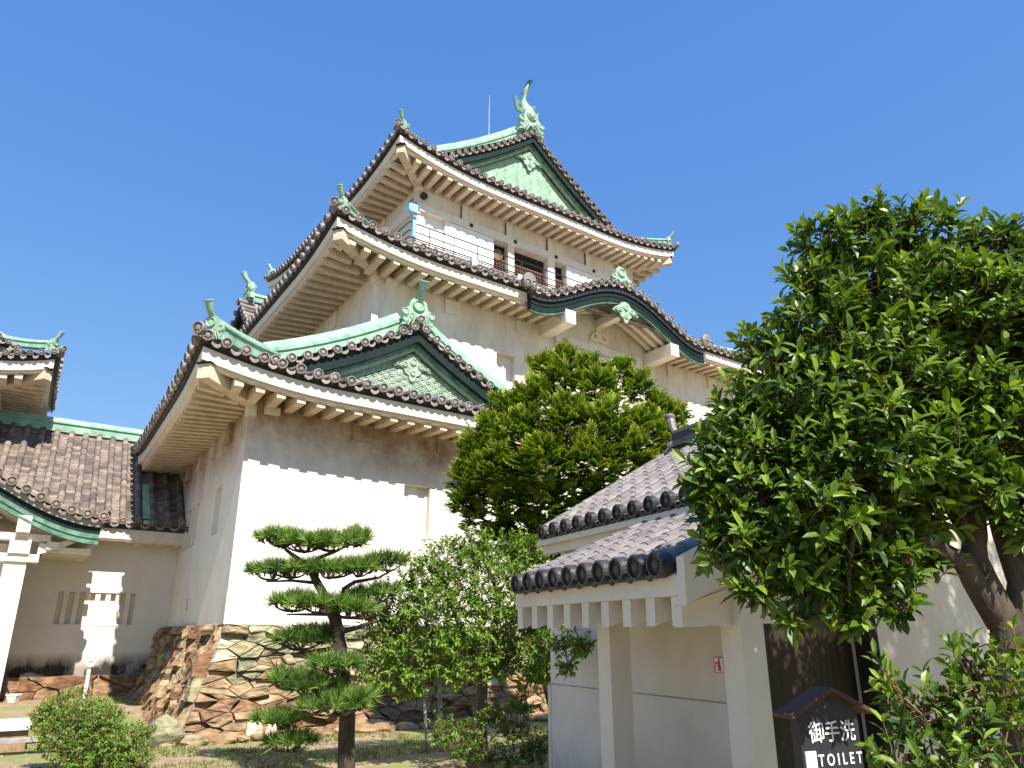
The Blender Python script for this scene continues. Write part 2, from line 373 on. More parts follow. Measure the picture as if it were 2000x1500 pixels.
        for i in range(cnt + 1):
            x = x0 + i * spacing
            if raf_cut and raf_cut[0] < x < raf_cut[1]: continue
            if xmax and x > xmax: continue
            c = min(x - lo, hi - x); din = min(over, c - .12)
            if din < .42: continue
            mb = MB() if single else allm
            def q(d, w_, z):
                lf = s.lf(x, lo, hi) * max(0, 1 - d / over)
                zz = s.ze + lf + sl * d + z
                return s.F(x + w_, s.v0 + d if side == 'f' else s.v1 - d, zz) if side in 'fb' else s.F(s.u0 + d if side == 'l' else s.u1 - d, x + w_, zz)
            hw = .09
            b = [q(.24, -hw, -.64), q(.24, hw, -.64), q(din, hw, -.69), q(din, -hw, -.69)]
            t = [q(.24, -hw, -.507), q(.24, hw, -.507), q(din, hw, -.415), q(din, -hw, -.415)]
            mb.hexa(b, t)
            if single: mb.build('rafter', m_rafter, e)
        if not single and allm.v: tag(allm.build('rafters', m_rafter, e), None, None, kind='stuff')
        return e
    def corner(self, root, cu, cv, over_u, over_v, wall_z, parent=None):
        """hip rafter under a corner (cu, cv = +-1 tells which corner)"""
        u = self.u0 if cu < 0 else self.u1; v = self.v0 if cv < 0 else self.v1
        su = 1 if cu < 0 else -1; s_v = 1 if cv < 0 else -1
        a = self.F(u + su * .2, v + s_v * .2, self.ze + self.lift - .82)
        b = self.F(u + su * (over_u + .05), v + s_v * (over_v + .05), wall_z - .04)
        mb = MB(); mb.beam(b, a, .26, .29); d = (a - b).normalized()
        o = mb.build('corner_beam', m_rafter, parent or root)
        mc = MB(); mc.beam(a - d * .16 + V3(0, 0, .292), a + d * .04 + V3(0, 0, .292), .32, .022); mc.build('copper_cap', m_dgreen, o if parent is None else o)
        return o
def ridge(root, path, wd, ht, m=None, name='ridge', lift=0, parent=None):
    m = m or m_green; mb = MB()
    sec = [(-wd / 2, 0), (wd / 2, 0), (wd / 2, ht * .55), (wd * .62, ht * .57), (wd * .62, ht * .68), (wd * .34, ht * .78), (wd * .22, ht), (-wd * .22, ht), (-wd * .34, ht * .78), (-wd * .62, ht * .68), (-wd * .62, ht * .57), (-wd / 2, ht * .55)]
    mb.sweep(path, sec); 
    for p, q in zip(path, path[1:]):      # sheet seams
        n = max(1, int((q - p).length / .6))
        for j in range(n):
            c = p.lerp(q, (j + .5) / n); d = (q - p).normalized()
            mb.sweep([c - d * .012, c + d * .012], [(x * 1.04, y * 1.02) for x, y in sec])
    return mb.build(name, m, parent or root)
def ornament(root, c, out, size, m=None, horn=True, crest=None, parent=None):
    """copper demon-tile: crest disc between curls on a flared foot, with a curved horn above"""
    m = m or m_greenl; out = V3(out.x, out.y, 0).normalized(); sd = out.cross(V3(0, 0, 1)).normalized(); up = V3(0, 0, 1); s = size
    mb = MB()
    outline = [(-.52, -.42), (-.40, -.10), (-.46, .10), (-.30, .22), (-.26, .42), (-.10, .56), (.10, .56), (.26, .42), (.30, .22), (.46, .10), (.40, -.10), (.52, -.42), (.30, -.34), (.18, -.20), (0, -.12), (-.18, -.20), (-.30, -.34)]
    mb.prism([c + sd * (x * s) + up * (y * s) for x, y in outline], -out * (.22 * s))
    ring = [(.20 * s, -.05 * s), (.20 * s, .05 * s), (.17 * s, .075 * s), (.14 * s, .05 * s), (.13 * s, .02 * s), (.05 * s, .035 * s)]
    mb.lathe(c + up * (.28 * s), out, ring, 14)
    for x, y, k in ((-.42, .02, .6), (.42, .02, .6), (-.40, -.22, .5), (.40, -.22, .5), (-.2, -.08, .45), (.2, -.08, .45)):
        mb.lathe(c + sd * (x * s) + up * (y * s), out, [(r * k, h * k) for r, h in ring], 10)
    for sg in (-1, 1):
        for j in range(3):
            mb.tube([c + sd * (sg * (.08 + .10 * j + .05 * q) * s) + up * ((-.05 - .12 * q) * s) + out * .02 for q in range(4)], [.03 * s, .035 * s, .03 * s, .015 * s], 5)
    o = mb.build('ridge_ornament', m, parent or root)
    if crest: 
        mb = MB(); mb.lathe(c + up * (.28 * s) + out * (.035 * s), out, [(.13 * s, 0), (.12 * s, .02), (.05 * s, .03)], 12); mb.build('crest', crest, o)
    if horn:
        mb = MB(); L = s * .80; b = c + up * (.45 * s) - out * (.25 * s)
        pth = [b + out * (x * L) + up * (y * L) for x, y in ((-.15, -.12), (.08, -.02), (.32, .12), (.55, .36), (.70, .64))]
        rr = [.10 * s, .11 * s, .115 * s, .125 * s, .15 * s]
        mb.tube(pth, rr, 10); d = (pth[-1] - pth[-2]).normalized()
        mb.lathe(pth[-1], d, [(.15 * s, 0), (.17 * s, .01), (.16 * s, .03), (.11 * s, .03), (.10 * s, .015)], 12)
        mb.build('horn', m_green, o, smooth=True, angle=40)
    return o
def wall_face(mb, P, s0, s1, z0, z1, holes=(), depth=.22):
    """wall sheet P(s, inward, z) with recesses; the recess backs are left open for window parts"""
    ss = sorted({s0, s1, *[h[0] for h in holes], *[h[1] for h in holes]}); zs = sorted({z0, z1, *[h[2] for h in holes], *[h[3] for h in holes]})
    for a, b in zip(ss, ss[1:]):
        for c, d in zip(zs, zs[1:]):
            if any(h[0] - 1e-6 <= a and b <= h[1] + 1e-6 and h[2] - 1e-6 <= c and d <= h[3] + 1e-6 for h in holes): continue
            mb.poly([P(a, 0, c), P(b, 0, c), P(b, 0, d), P(a, 0, d)])
    for a, b, c, d in holes:
        for p, q in (((a, c), (b, c)), ((b, c), (b, d)), ((b, d), (a, d)), ((a, d), (a, c))):
            mb.poly([P(p[0], 0, p[1]), P(q[0], 0, q[1]), P(q[0], depth, q[1]), P(p[0], depth, p[1])])
def verge(root, roof, vv, dlo, D, fine=True, sz=1.0, tilt=0, cx=None, name='gable'):
    """bargeboards and the row of end tiles that follows them, on the gable of a hip-and-gable roof"""
    F = roof.F; uc = (roof.u0 + roof.u1) / 2
    tiles = MB()
    def cp(sg, d, dv=0, dz=0):
        return F(uc - sg * (D - d), vv + dv, roof.ze + roof.h(d) + dz)
    for sg in (1, -1):
        L = 0; d = dlo; ps = []; step = .01
        last = cp(sg, D); acc = roof.pitch * .5 * sz; dd = D
        pts = []
        while dd > dlo:
            dd -= step; q = cp(sg, dd); acc += (q - last).length; last = q
            if acc >= roof.pitch * sz: pts.append(dd); acc = 0
        for k, dd in enumerate(pts):
            c = cp(sg, dd, 0, .10); t = (cp(sg, dd + .1) - cp(sg, dd - .1)).normalized(); un = (-F.V).cross(t)
            if un.z < 0: un = -un
            half_tube(tiles, [c - F.V * .06, c + F.V * .45], t, roof.r * sz)
            end_disc(tiles, c - F.V * .07, -F.V, roof.r * 1.08 * sz, fine=fine)
            if k + 1 < len(pts):
                dm = (dd + pts[k + 1]) / 2; cm = cp(sg, dm, 0, .05)
                drop_tile(tiles, cm - F.V * .05, t, un, -F.V, roof.pitch * sz / 2 - roof.r * .8 * sz, .08)
                a_, b_ = cp(sg, dd, 0, .06), cp(sg, pts[k + 1], 0, .06)
                tiles.poly([a_, b_, b_ + F.V * .45, a_ + F.V * .45])
    g = tiles.build(name, m_tile, root)
    end_disc_mb = MB(); end_disc(end_disc_mb, cp(1, D, -.09, .22), -F.V, roof.r * 1.15 * sz); end_disc_mb.build('crown_tile', m_tile, g)
    for sg in (1, -1):
        n = 24; th = .34 * sz
        for dv, w_, zt, zb, m_, nm in ((.02, .16, .0, -th, m_dgreen, 'bargeboard'), (.15, .10, -th * .8, -th - .08 * sz, m_mgreen, 'bargeboard_trim'), (.24, .10, -th - .02 * sz, -th - .17 * sz, m_greenl, 'bargeboard_lining')):
            mb = MB(); rs = []
            for j in range(n + 1):
                dd = dlo - .35 + (D - dlo + .35) * j / n
                if dd < .15: continue
                rs.append([cp(sg, dd, dv, zb), cp(sg, dd, dv, zt), cp(sg, dd, dv + w_, zt), cp(sg, dd, dv + w_, zb)])
            if sg < 0 and rs: rs[-1] = [p + F.U * .003 for p in rs[-1]]
            mb.rings(rs); mb.build(nm, m_, g)
    return g
# ------------------------------------------------------------ the keep
keep = thing('castle_keep', 'white plastered three-tier castle keep with grey tiled roofs, green copper gables and ridges', 'castle', FMID(6, 5, 0))
PIT, RT = .367, .10
# --- lowest tier: the corner wing
W_ = Roof(FWING, -1.35, 9.25, -1.25, 9.6, 6.75, .218, .039, .36, 3.2, PIT, RT)
DG = 1.75; DW = 5.3
mb = MB()
P = lambda s, i, z: FWING(s, i, z)
FW_HOLE = [(3.68, 4.50, 3.80, 5.02)]
wall_face(mb, P, 0, 7.9, 1.92, 6.62, FW_HOLE, .20)
L_HOLES = [(1.83, 2.50, 3.82, 4.90), (4.55, 6.3, 3.84, 4.88), (4.30, 4.50, 2.28, 2.56)]
PL = lambda s, i, z: FWING(i, s, z)
wall_face(mb, PL, 0, 9.6, 1.92, 6.62, L_HOLES, .22)
mb.poly([FWING(7.9, 0, 1.9), FWING(7.9, 3, 1.9), FWING(7.9, 3, 6.35), FWING(7.9, 0, 6.35)])
wing = mb.build('wall', m_plaster_wing, keep, recalc=False)
def shutter(P, hole, depth, parent, m, bars=0, name='shutter', split=None):
    a, b, c, d = hole; mb = MB()
    mb.hexa([P(a, depth, c), P(b, depth, c), P(b, depth + .05, c), P(a, depth + .05, c)], [P(a, depth, d), P(b, depth, d), P(b, depth + .05, d), P(a, depth + .05, d)])
    o = mb.build(name, m, parent)
    return o
shutter(P, FW_HOLE[0], .17, wing, m_plaster)
mb = MB(); mb.box(FWING, 4.37, 4.50, .02, .16, 3.83, 5.0); mb.build('window_post', m_trim, wing)
for k, hh in enumerate(L_HOLES): shutter(PL, hh, .19, wing, m_plaster if k < 2 else m_dark)
for x in (5.1, 5.7): 
    mb = MB(); mb.hexa([PL(x, .03, 3.84), PL(x + .16, .03, 3.84), PL(x + .16, .17, 3.84), PL(x, .17, 3.84)], [PL(x, .03, 4.88), PL(x + .16, .03, 4.88), PL(x + .16, .17, 4.88), PL(x, .17, 4.88)]); mb.build('window_bar', m_trim, wing)
for x in (2.55, 4.75, 6.95):                     # beam ends under plaster
    mb = MB(); mb.box(FWING, x - .23, x + .23, -.055, .0, 5.86, 6.24); mb.build('beam_end', m_plaster_wing, wing)
for x in (1.6, 3.3, 5.0, 6.7, 8.2):
    mb = MB(); mb.box(FWING, -.09, .0, x - .2, x + .2, 5.75, 6.24); mb.build('beam_end', m_plaster_wing, wing)
mb = MB(); mb.box(FWING, -.05, .14, -.05, .14, 6.02, 6.28); mb.box(FWING, .30, .62, -.12, 0, 6.10, 6.26); mb.build('corner_block', m_trim, wing)
mb = MB(); mb.box(FWING, -.012, .14, -.012, .1, 1.92, 2.5); mb.build('corner_repair', m_trim, wing)

rm = MB()
W_.slope(rm, 'f', lambda x: max(0, min(x - W_.u0, W_.u1 - x, DG + .35)))
vver = W_.v0 + DG - .38
def dl(x):
    d = x - W_.v0
    return max(0, d) if d < DG else (DW if x < 1.9 else 4.72)
W_.slope(rm, 'l', dl, step=.5)
W_.slope(rm, 'r', lambda x: max(0, x - W_.v0) if x - W_.v0 < DG else (DW if x < 2.9 else 1.6), step=.6, fine=False)
# upper slopes that run out to the verge
def upper(rf, rm, side, v_a, v_b, d_lo, d_hi):
    sd, ax = rf.dirs(side); v = v_a + .1
    while v < v_b:
        k = 6; half_tube(rm, [rf.pt(side, v, d_lo + (d_hi - d_lo) * j / k) for j in range(k + 1)], sd, rf.r)
        rm.poly([rf.pt(side, v - .18, d_lo, -.05), rf.pt(side, v + .18, d_lo, -.05), rf.pt(side, v + .18, d_hi, -.05), rf.pt(side, v - .18, d_hi, -.05)])
        v += rf.pitch
    k = 6
    for j in range(k):
        d0, d1 = d_lo + (d_hi - d_lo) * j / k, d_lo + (d_hi - d_lo) * (j + 1) / k
        rm.poly([rf.pt(side, v_a, d0, -.055), rf.pt(side, v_b, d0, -.055), rf.pt(side, v_b, d1, -.055), rf.pt(side, v_a, d1, -.055)])
upper(W_, rm, 'l', vver, W_.v0 + DG + .2, DG * .72, DW); upper(W_, rm, 'r', vver, W_.v0 + DG + .2, DG * .72, DW)
roof1 = rm.build('roof', m_tile, keep, recalc=False)
e1 = W_.eave(keep, 'f', 1.25); e1l = W_.eave(keep, 'l', 1.35, spacing=.35); W_.eave(keep, 'r', 1.35, single=False)
W_.corner(keep, -1, -1, 1.35, 1.25, 6.26, parent=e1); W_.corner(keep, 1, -1, 1.35, 1.25, 6.26, parent=e1)
# green ridges of the wing
def hip_path(rf, cu, d0, d1, dz, n=6, jv=None):
    out = []
    for j in range(n + 1):
        d = d0 + (d1 - d0) * j / n
        u = rf.u0 + d if cu < 0 else rf.u1 - d
        out.append(rf.F(u, rf.v0 + d, rf.ze + rf.h(d) + 2 * 0 + rf.lift * max(0, 1 - d / rf.lr) ** 2.2 + dz))
    return out
def kuda_path(rf, cu, v, d0, d1, dz, n=8):
    return [rf.F(rf.u0 + d if cu < 0 else rf.u1 - d, v, rf.ze + rf.h(d) + dz) for d in [d0 + (d1 - d0) * j / n for j in range(n + 1)]]
for cu in (-1, 1):
    hp = hip_path(W_, cu, .32, DG + .15, .06); ridge(keep, hp, .32, .40, parent=roof1)
    ridge(keep, kuda_path(W_, cu, W_.v0 + DG + .12, DG + .05, DW - .15, .04), .34, .62, parent=roof1)
    c = W_.F(W_.u0 + .22 if cu < 0 else W_.u1 - .22, W_.v0 + .22, W_.ze + W_.lift + .17)
    ornament(keep, c, (-W_.F.U if cu < 0 else W_.F.U) - W_.F.V, .55)
    mb = MB(); end_disc(mb, W_.F(W_.u0 - .03 if cu < 0 else W_.u1 + .03, W_.v0 - .03, W_.ze + W_.lift + .06), (-W_.F.U if cu < 0 else W_.F.U) - W_.F.V, .13); mb.build('corner_tile', m_tile, roof1)
uc1 = (W_.u0 + W_.u1) / 2; zr1 = W_.ze + W_.h(DW)
ridge(keep, [W_.F(uc1, vver + .25, zr1 + .05), W_.F(uc1, 1.7, zr1 + .05)], .4, .42, parent=roof1)
g1 = verge(keep, W_, vver, 1.15, DW)
ornament(keep, W_.F(uc1, vver + .1, zr1 + .42), -W_.F.V, .85)
def gable_panel(rf, v, D, dlo, drop, rs, m, parent, style):
    """relief infill of a gable: rows of overlapping scales"""
    F = rf.F; uc = (rf.u0 + rf.u1) / 2
    top = lambda u: rf.ze + rf.h(D - abs(u - uc)) - drop
    zb = rf.ze + rf.h(dlo) + .02
    mb = MB(); n = 30; hw = D - dlo
    us = [uc - hw + 2 * hw * j / n for j in range(n + 1)]
    for a, b in zip(us, us[1:]):
        if max(top(a), top(b)) > zb - .5: mb.poly([F(a, v, zb - .5), F(b, v, zb - .5), F(b, v, max(zb - .5, top(b))), F(a, v, max(zb - .5, top(a)))])
    row = 0; z = zb - .2
    while z < top(uc):
        u = uc - hw + (row % 2) * rs
        while u < uc + hw:
            if z + rs * .9 < top(u - rs * .8) and z + rs * .9 < top(u + rs * .8):
                if style == 'wave':
                    for qo, qi, hg, tn in ((1.0, .80, .05, 1), (.80, .66, .02, 0), (.66, .48, .045, 1), (.48, .34, .018, 0), (.34, .02, .042, 1)):  # sunken bands carry painted recess shade as low tint
                        mb.tint = tn; vv_ = v - hg - .004 * max(0, 12 - row)
                        A_ = [mb.vert(F(u + rs * qo * cos(pi * j / 8), vv_, z + rs * qo * sin(pi * j / 8))) for j in range(9)]; B_ = [mb.vert(F(u + rs * qi * cos(pi * j / 8), vv_, z + rs * qi * sin(pi * j / 8))) for j in range(9)]
                        mb.tint = 0; D_ = [mb.vert(F(u + rs * qo * cos(pi * j / 8), v, z + rs * qo * sin(pi * j / 8))) for j in range(9)]
                        for j in range(8): mb.face(A_[j], A_[j + 1], B_[j + 1], B_[j]); mb.face(A_[j], A_[j + 1], D_[j + 1], D_[j])
                    mb.tint = .6; u += 2 * rs; continue
                lv = ((1.0, .03),)
                for k, (q, hgt) in enumerate(lv):
                    pts = [F(u + rs * q * cos(pi * j / 8), v - hgt - (.0 if style == 'wave' else -.012 * sin(pi * j / 8)) + row * 0, z + rs * q * sin(pi * j / 8) * (1 if style == 'wave' else -1)) for j in range(9)]
                    c0 = mb.vert(F(u, v - hgt - .008, z + (0 if style == 'wave' else .5 * rs)))
                    ii = [mb.vert(p) for p in pts]; jj = [mb.vert(p + F.V * .05) for p in pts]
                    for j in range(8): mb.face(c0, ii[j], ii[j + 1]); mb.face(ii[j], ii[j + 1], jj[j + 1], jj[j])
                    mb.face(*ii) if False else None
            u += 2 * rs
        z += rs * (.5 if style == 'wave' else .9); row += 1
    return mb.build('gable_panel', m, parent, recalc=False)
gable_panel(W_, W_.v0 + DG + .02, DW, 1.2, .50, .17, m_relief, g1, 'wave')
def pendant(F, u, v, z, s, m, parent, name='gable_pendant'):
    mb = MB(); o = F(u, v, z); sd = F.U; up = V3(0, 0, 1)
    pts = [(0, .5), (.28, .42), (.5, .18), (.85, .0), (1.1, -.25), (.85, -.32), (.7, -.2), (.5, -.3), (.42, -.52), (.2, -.62), (.14, -.85), (0, -.95), (-.14, -.85), (-.2, -.62), (-.42, -.52), (-.5, -.3), (-.7, -.2), (-.85, -.32), (-1.1, -.25), (-.85, .0), (-.5, .18), (-.28, .42)]
    mb.prism([o + sd * (x * s) + up * (y * s) for x, y in pts], F.V * .07)
    for x, y, r in ((0, .1, .2), (.45, -.1, .16), (-.45, -.1, .16), (0, -.5, .15), (.85, -.17, .1), (-.85, -.17, .1)):
        mb.lathe(o + sd * (x * s) + up * (y * s), -F.V, [(r * s, 0), (r * s, .03), (r * .7 * s, .045), (r * .5 * s, .02), (r * .2 * s, .03)], 10)
    return mb.build(name, m, parent)
pendant(W_.F, uc1, vver + .30, zr1 - .85, .5, m_relief, g1)

# --- middle tier
M_ = Roof(FMID, 1.6, 20.9, .45, 15.5, 11.45, .40, .035, .42, 3.6, PIT, RT)
KC, KH = 11.5, 3.8                                # centre and half width of the curved gable
mb = MB(); P = lambda s, i, z: FMID(s, 1.7 + i, z); PL = lambda s, i, z: FMID(3.28 + i, s, z)
MH = [(7.35, 8.03, 8.2, 9.68), (8.38, 9.2, 8.2, 9.68), (14.25, 15.1, 8.3, 9.5), (10.6, 11.35, 8.2, 9.7)]
wall_face(mb, P, 3.28, 19.6, .6, 11.3, MH, .2)
wall_face(mb, PL, 1.7, 15, 5.5, 11.3, (), .2)
for j in range(20):                               # infill under the curved gable
    a, b = KC - 2.3 + 4.6 * j / 20, KC - 2.3 + 4.6 * (j + 1) / 20
    kz = lambda u: 11.2 + 1.28 * .5 * (1 + cos(pi * clampi((u - KC) / KH, -1, 1)))
    mb.poly([P(a, 0.0, 11.3), P(b, 0.0, 11.3), P(b, 0.0, kz(b) - .2), P(a, 0.0, kz(a) - .2)])
wmid = mb.build('wall', m_plaster, keep, recalc=False)
for k, hh in enumerate(MH): shutter(P, hh, .17, wmid, m_plaster if k < 2 or k == 3 else m_dark)
for x in (14.42, 14.72):
    mb = MB(); mb.box(FMID, x, x + .11, 1.72, 1.86, 8.3, 9.5); mb.build('window_bar', m_wood, wmid)
for x in (5.75, 8.3, 15.0, 17.2):
    mb = MB(); mb.box(FMID, x - .23, x + .23, 1.62, 1.7, 10.45, 10.88); mb.build('beam_end', m_plaster, wmid)
for x in (4.5, 6.6, 8.7, 10.8):
    mb = MB(); mb.box(FMID, 3.2, 3.28, x - .2, x + .2, 10.4, 10.88); mb.build('beam_end', m_plaster, wmid)
mb = MB(); mb.box(FMID, 3.22, 3.42, 1.64, 1.84, 10.7, 10.98); mb.box(FMID, 3.6, 3.95, 1.55, 1.7, 10.78, 10.95); mb.build('corner_block', m_trim, wmid)
mb = MB(); mb.box(FMID, 9.6, 13.4, 1.60, 1.7, 10.36, 10.80); mb.build('lintel', m_trim, wmid)
def curl(F, u, v, z, s, sg, parent):
    mb = MB(); pts = []
    for j in range(22):
        a = j / 21 * 2.0 * 2 * pi * .8; r = s * (1 - .75 * j / 21)
        pts.append(F(u + sg * (r * cos(a)), v, z + r * sin(a)))
    pts = [F(u + sg * (s + .9 * s), v, z - .5 * s), F(u + sg * (s + .3 * s), v, z - .35 * s)] + pts
    mb.tube(pts, .018, 5); return mb.build('scroll_moulding', m_relief, parent)
curl(FMID, 9.95, 1.59, 10.60, .12, 1, wmid); curl(FMID, 13.05, 1.59, 10.60, .12, -1, wmid)
mb = MB(); mb.tube([FMID(10.2, 1.592, 10.46), FMID(12.8, 1.592, 10.46)], .014, 5); mb.tube([FMID(10.2, 1.592, 10.52), FMID(12.8, 1.592, 10.52)], .01, 5); mb.build('lintel_moulding', m_relief, wmid)
rm = MB(); ksk = lambda x: abs(x - KC) < KH + .05
M_.slope(rm, 'f', lambda x: max(0, min(x - M_.u0, M_.u1 - x, 3.6)), skip=ksk)
M_.slope(rm, 'l', lambda x: max(0, min(x - M_.v0, M_.v1 - x, 4.1)), step=.6)
M_.slope(rm, 'r', lambda x: max(0, min(x - M_.v0, M_.v1 - x, 3.6)), step=.8, fine=False)
roof2 = rm.build('roof', m_tile, keep, recalc=False)
e2 = M_.eave(keep, 'f', 1.25, cut=(KC - KH, KC + KH), raf_cut=(KC - 2.2, KC + 2.2), xmax=19)
M_.eave(keep, 'l', 1.68, spacing=.42, single=False); M_.eave(keep, 'r', 1.3, single=False)
M_.corner(keep, -1, -1, 1.68, 1.25, 11.02, parent=e2)
for cu in (-1, 1):
    ridge(keep, hip_path(M_, cu, .3, 3.6, .06), .28, .28, parent=roof2)
    c = M_.F(M_.u0 + .22 if cu < 0 else M_.u1 - .22, M_.v0 + .22, M_.ze + M_.lift + .17)
    ornament(keep, c, (-M_.F.U if cu < 0 else M_.F.U) - M_.F.V, .5)
    mb = MB(); end_disc(mb, M_.F(M_.u0 - .03 if cu < 0 else M_.u1 + .03, M_.v0 - .03, M_.ze + M_.lift + .06), (-M_.F.U if cu < 0 else M_.F.U) - M_.F.V, .13); mb.build('corner_tile', m_tile, roof2)
# curved gable over the front eave
def kz(u, k=0.0):
    t = clampi((u - KC) / KH, -1, 1)
    return 11.22 + 1.28 * max(0, .5 * (1 + cos(pi * t))) ** .92 + .10 * abs(t) ** 8
VK = .30
tl = MB(); last = None; acc = PIT; u = KC - KH; pts = []
while u < KC + KH:
    p = FMID(u, VK, kz(u))
    if last is not None: acc += (p - last).length
    last = p
    if acc >= PIT * .98: pts.append(u); acc = 0
    u += .01
for i, u in enumerate(pts):
    z = kz(u); t = (FMID(u + .05, VK, kz(u + .05)) - FMID(u - .05, VK, kz(u - .05))).normalized(); n_ = t.cross(FMID.V); n_ = n_ if n_.z > 0 else -n_
    need = clampi((z - 11.30) / .40, .25, 3.0)
    half_tube(tl, [FMID(u, VK - .05 + need * j / 4, z + .02 * j) for j in range(5)], t, RT)
    end_disc(tl, FMID(u, VK - .08, z), -FMID.V, RT * 1.08)
    if i + 1 < len(pts):
        um = (u + pts[i + 1]) / 2; t = (FMID(um + .05, VK, kz(um + .05)) - FMID(um - .05, VK, kz(um - .05))).normalized(); n_ = t.cross(FMID.V); n_ = n_ if n_.z > 0 else -n_
        drop_tile(tl, FMID(um, VK - .06, kz(um) - .05), t, n_, -FMID.V, PIT / 2 - RT * .8, .09)
        a, b = u, pts[i + 1]
        tl.poly([FMID(a, VK, kz(a) - .05), FMID(b, VK, kz(b) - .05), FMID(b, VK + 3, kz(b) + .02), FMID(a, VK + 3, kz(a) + .02)])
kg = tl.build('curved_gable', m_tile, keep, recalc=False)
def kstrip(v0, v1, zt, zb, m, name, u0=KC - KH, u1=KC + KH, n=48):
    mb = MB(); rs = []
    for j in range(n + 1):
        u = u0 + (u1 - u0) * j / n; z = kz(u)
        rs.append([FMID(u, v0, z + zb), FMID(u, v0, z + zt), FMID(u, v1, z + zt), FMID(u, v1, z + zb)])
    mb.rings(rs); return mb.build(name, m, kg, smooth=True, angle=40)
kstrip(VK + .02, VK + .16, -.16, -.30, m_tiledark, 'verge_batten')
kstrip(VK + .08, VK + .26, -.301, -.64, m_dgreen, 'bargeboard')
kstrip(VK + .06, VK + .12, -.44, -.46, m_dgreen, 'bargeboard_line')
kstrip(VK + .10, VK + .22, -.641, -.69, m_mgreen, 'bargeboard_trim')
kstrip(VK + .27, 1.7, -.40, -.46, m_trim, 'ceiling', KC - 2.35, KC + 2.35)
for v in (.75, 1.08, 1.40): kstrip(v, v + .15, -.461, -.62, m_trim, 'curved_rib', KC - 2.25, KC + 2.25, 30)
for x, z in ((KC - 2.3, 10.60), (KC + 2.3, 10.60)):
    mb = MB(); mb.box(FMID, x - .2, x + .2, .36, 1.72, z, z + .42); mb.build('bracket_beam', m_trim, kg)
mb = MB(); mb.box(FMID, KC - .13, KC + .13, .56, 1.71, 11.45, 11.72); mb.build('centre_beam', m_trim, kg)
mb = MB(); mb.box(FMID, KC - .42, KC + .42, 1.62, 1.7, 10.95, 11.06); mb.box(FMID, KC - .13, KC + .13, 1.63, 1.69, 11.06, 11.45); mb.tube([FMID(KC - .4, 1.64, 11.0), FMID(KC - .28, 1.62, 11.2), FMID(KC - .1, 1.62, 11.28)], .04, 6); mb.tube([FMID(KC + .4, 1.64, 11.0), FMID(KC + .28, 1.62, 11.2), FMID(KC + .1, 1.62, 11.28)], .04, 6); mb.build('frog_leg_strut', m_trim, kg)
pendant(FMID, KC + .0, VK + .0, kz(KC) - .85, .52, m_greenl, kg)
ornament(keep, FMID(KC, VK + .12, kz(KC) + .28), -FMID.V, .78, horn=False, parent=None)
ridge(keep, [FMID(KC, VK + .2, kz(KC) + .1), FMID(KC, VK + 2.6, kz(KC) + .1)], .3, .25, parent=kg)
for sg in (-1, 1):                               # twin crest tiles where the curve meets the eave
    mb = MB(); b = FMID(KC + sg * (KH + .12), VK - .05, 11.42)
    mb.lathe(b + V3(0, 0, .10), -FMID.V, [(.22, -.12), (.22, 0), (.18, .03), (.1, .02)], 14)
    for q in (-.12, .12): end_disc(mb, b + FMID.U * q - FMID.V * .05 - V3(0, 0, .05), -FMID.V, .125)
    mb.build('end_ornament', m_tile, kg)
# small gable dormer on the left slope of the middle roof
GD = Frame(FMID(M_.u0 + .55, 12.6, 0), -33.5 , 53.5)
class _D: pass
dm = MB(); DZ, DHW, DR = 11.75, 3.0, 14.15
dz_ = lambda s: DZ + (DR - DZ) * ((1 - abs(s) / DHW) * .75 + .25 * (1 - abs(s) / DHW) ** 2)
n_ = 9
for sg in (-1, 1):
    for i in range(n_):
        s_ = sg * DHW * (i + .3) / n_; c = GD(s_, 0, dz_(s_) + .06)
        t = (GD(s_ + .05, 0, dz_(s_ + .05)) - GD(s_ - .05, 0, dz_(s_ - .05))).normalized()
        half_tube(dm, [c - GD.V * .05, c + GD.V * .5], t, RT); end_disc(dm, c - GD.V * .06, -GD.V, RT * 1.08)
    for j in range(4):
        v = .62 + j * PIT; half_tube(dm, [GD(sg * DHW * (1 - k / 5), v, dz_(sg * DHW * (1 - k / 5))) for k in range(6)], GD.V, RT)
    for k in range(8):
        a, b = sg * DHW * k / 8, sg * DHW * (k + 1) / 8
        dm.poly([GD(a, 0, dz_(a) - .03), GD(b, 0, dz_(b) - .03), GD(b, 4.5, dz_(b) - .03), GD(a, 4.5, dz_(a) - .03)])
dorm = dm.build('dormer', m_tile, keep, recalc=False)
for sg in (-1, 1):
    mb = MB(); rs = []
    for j in range(13):
        s_ = sg * DHW * j / 12; z = dz_(s_); rs.append([GD(s_, .04, z - .5), GD(s_, .04, z - .05), GD(s_, .2, z - .05), GD(s_, .2, z - .5)])
    mb.rings(rs); mb.build('bargeboard', m_dgreen, dorm)
mb = MB()
for k in range(16):
    a, b = -DHW + 2 * DHW * k / 16, -DHW + 2 * DHW * (k + 1) / 16
    mb.poly([GD(a, .4, DZ - .2), GD(b, .4, DZ - .2), GD(b, .4, dz_(b) - .06), GD(a, .4, dz_(a) - .06)])
mb.build('gable_panel', m_relief, dorm, recalc=False)
ridge(keep, [GD(0, .3, DR + .05), GD(0, 4.4, DR + .05)], .34, .4, parent=dorm)
ornament(keep, GD(0, .25, DR + .45), -GD.V, .8)

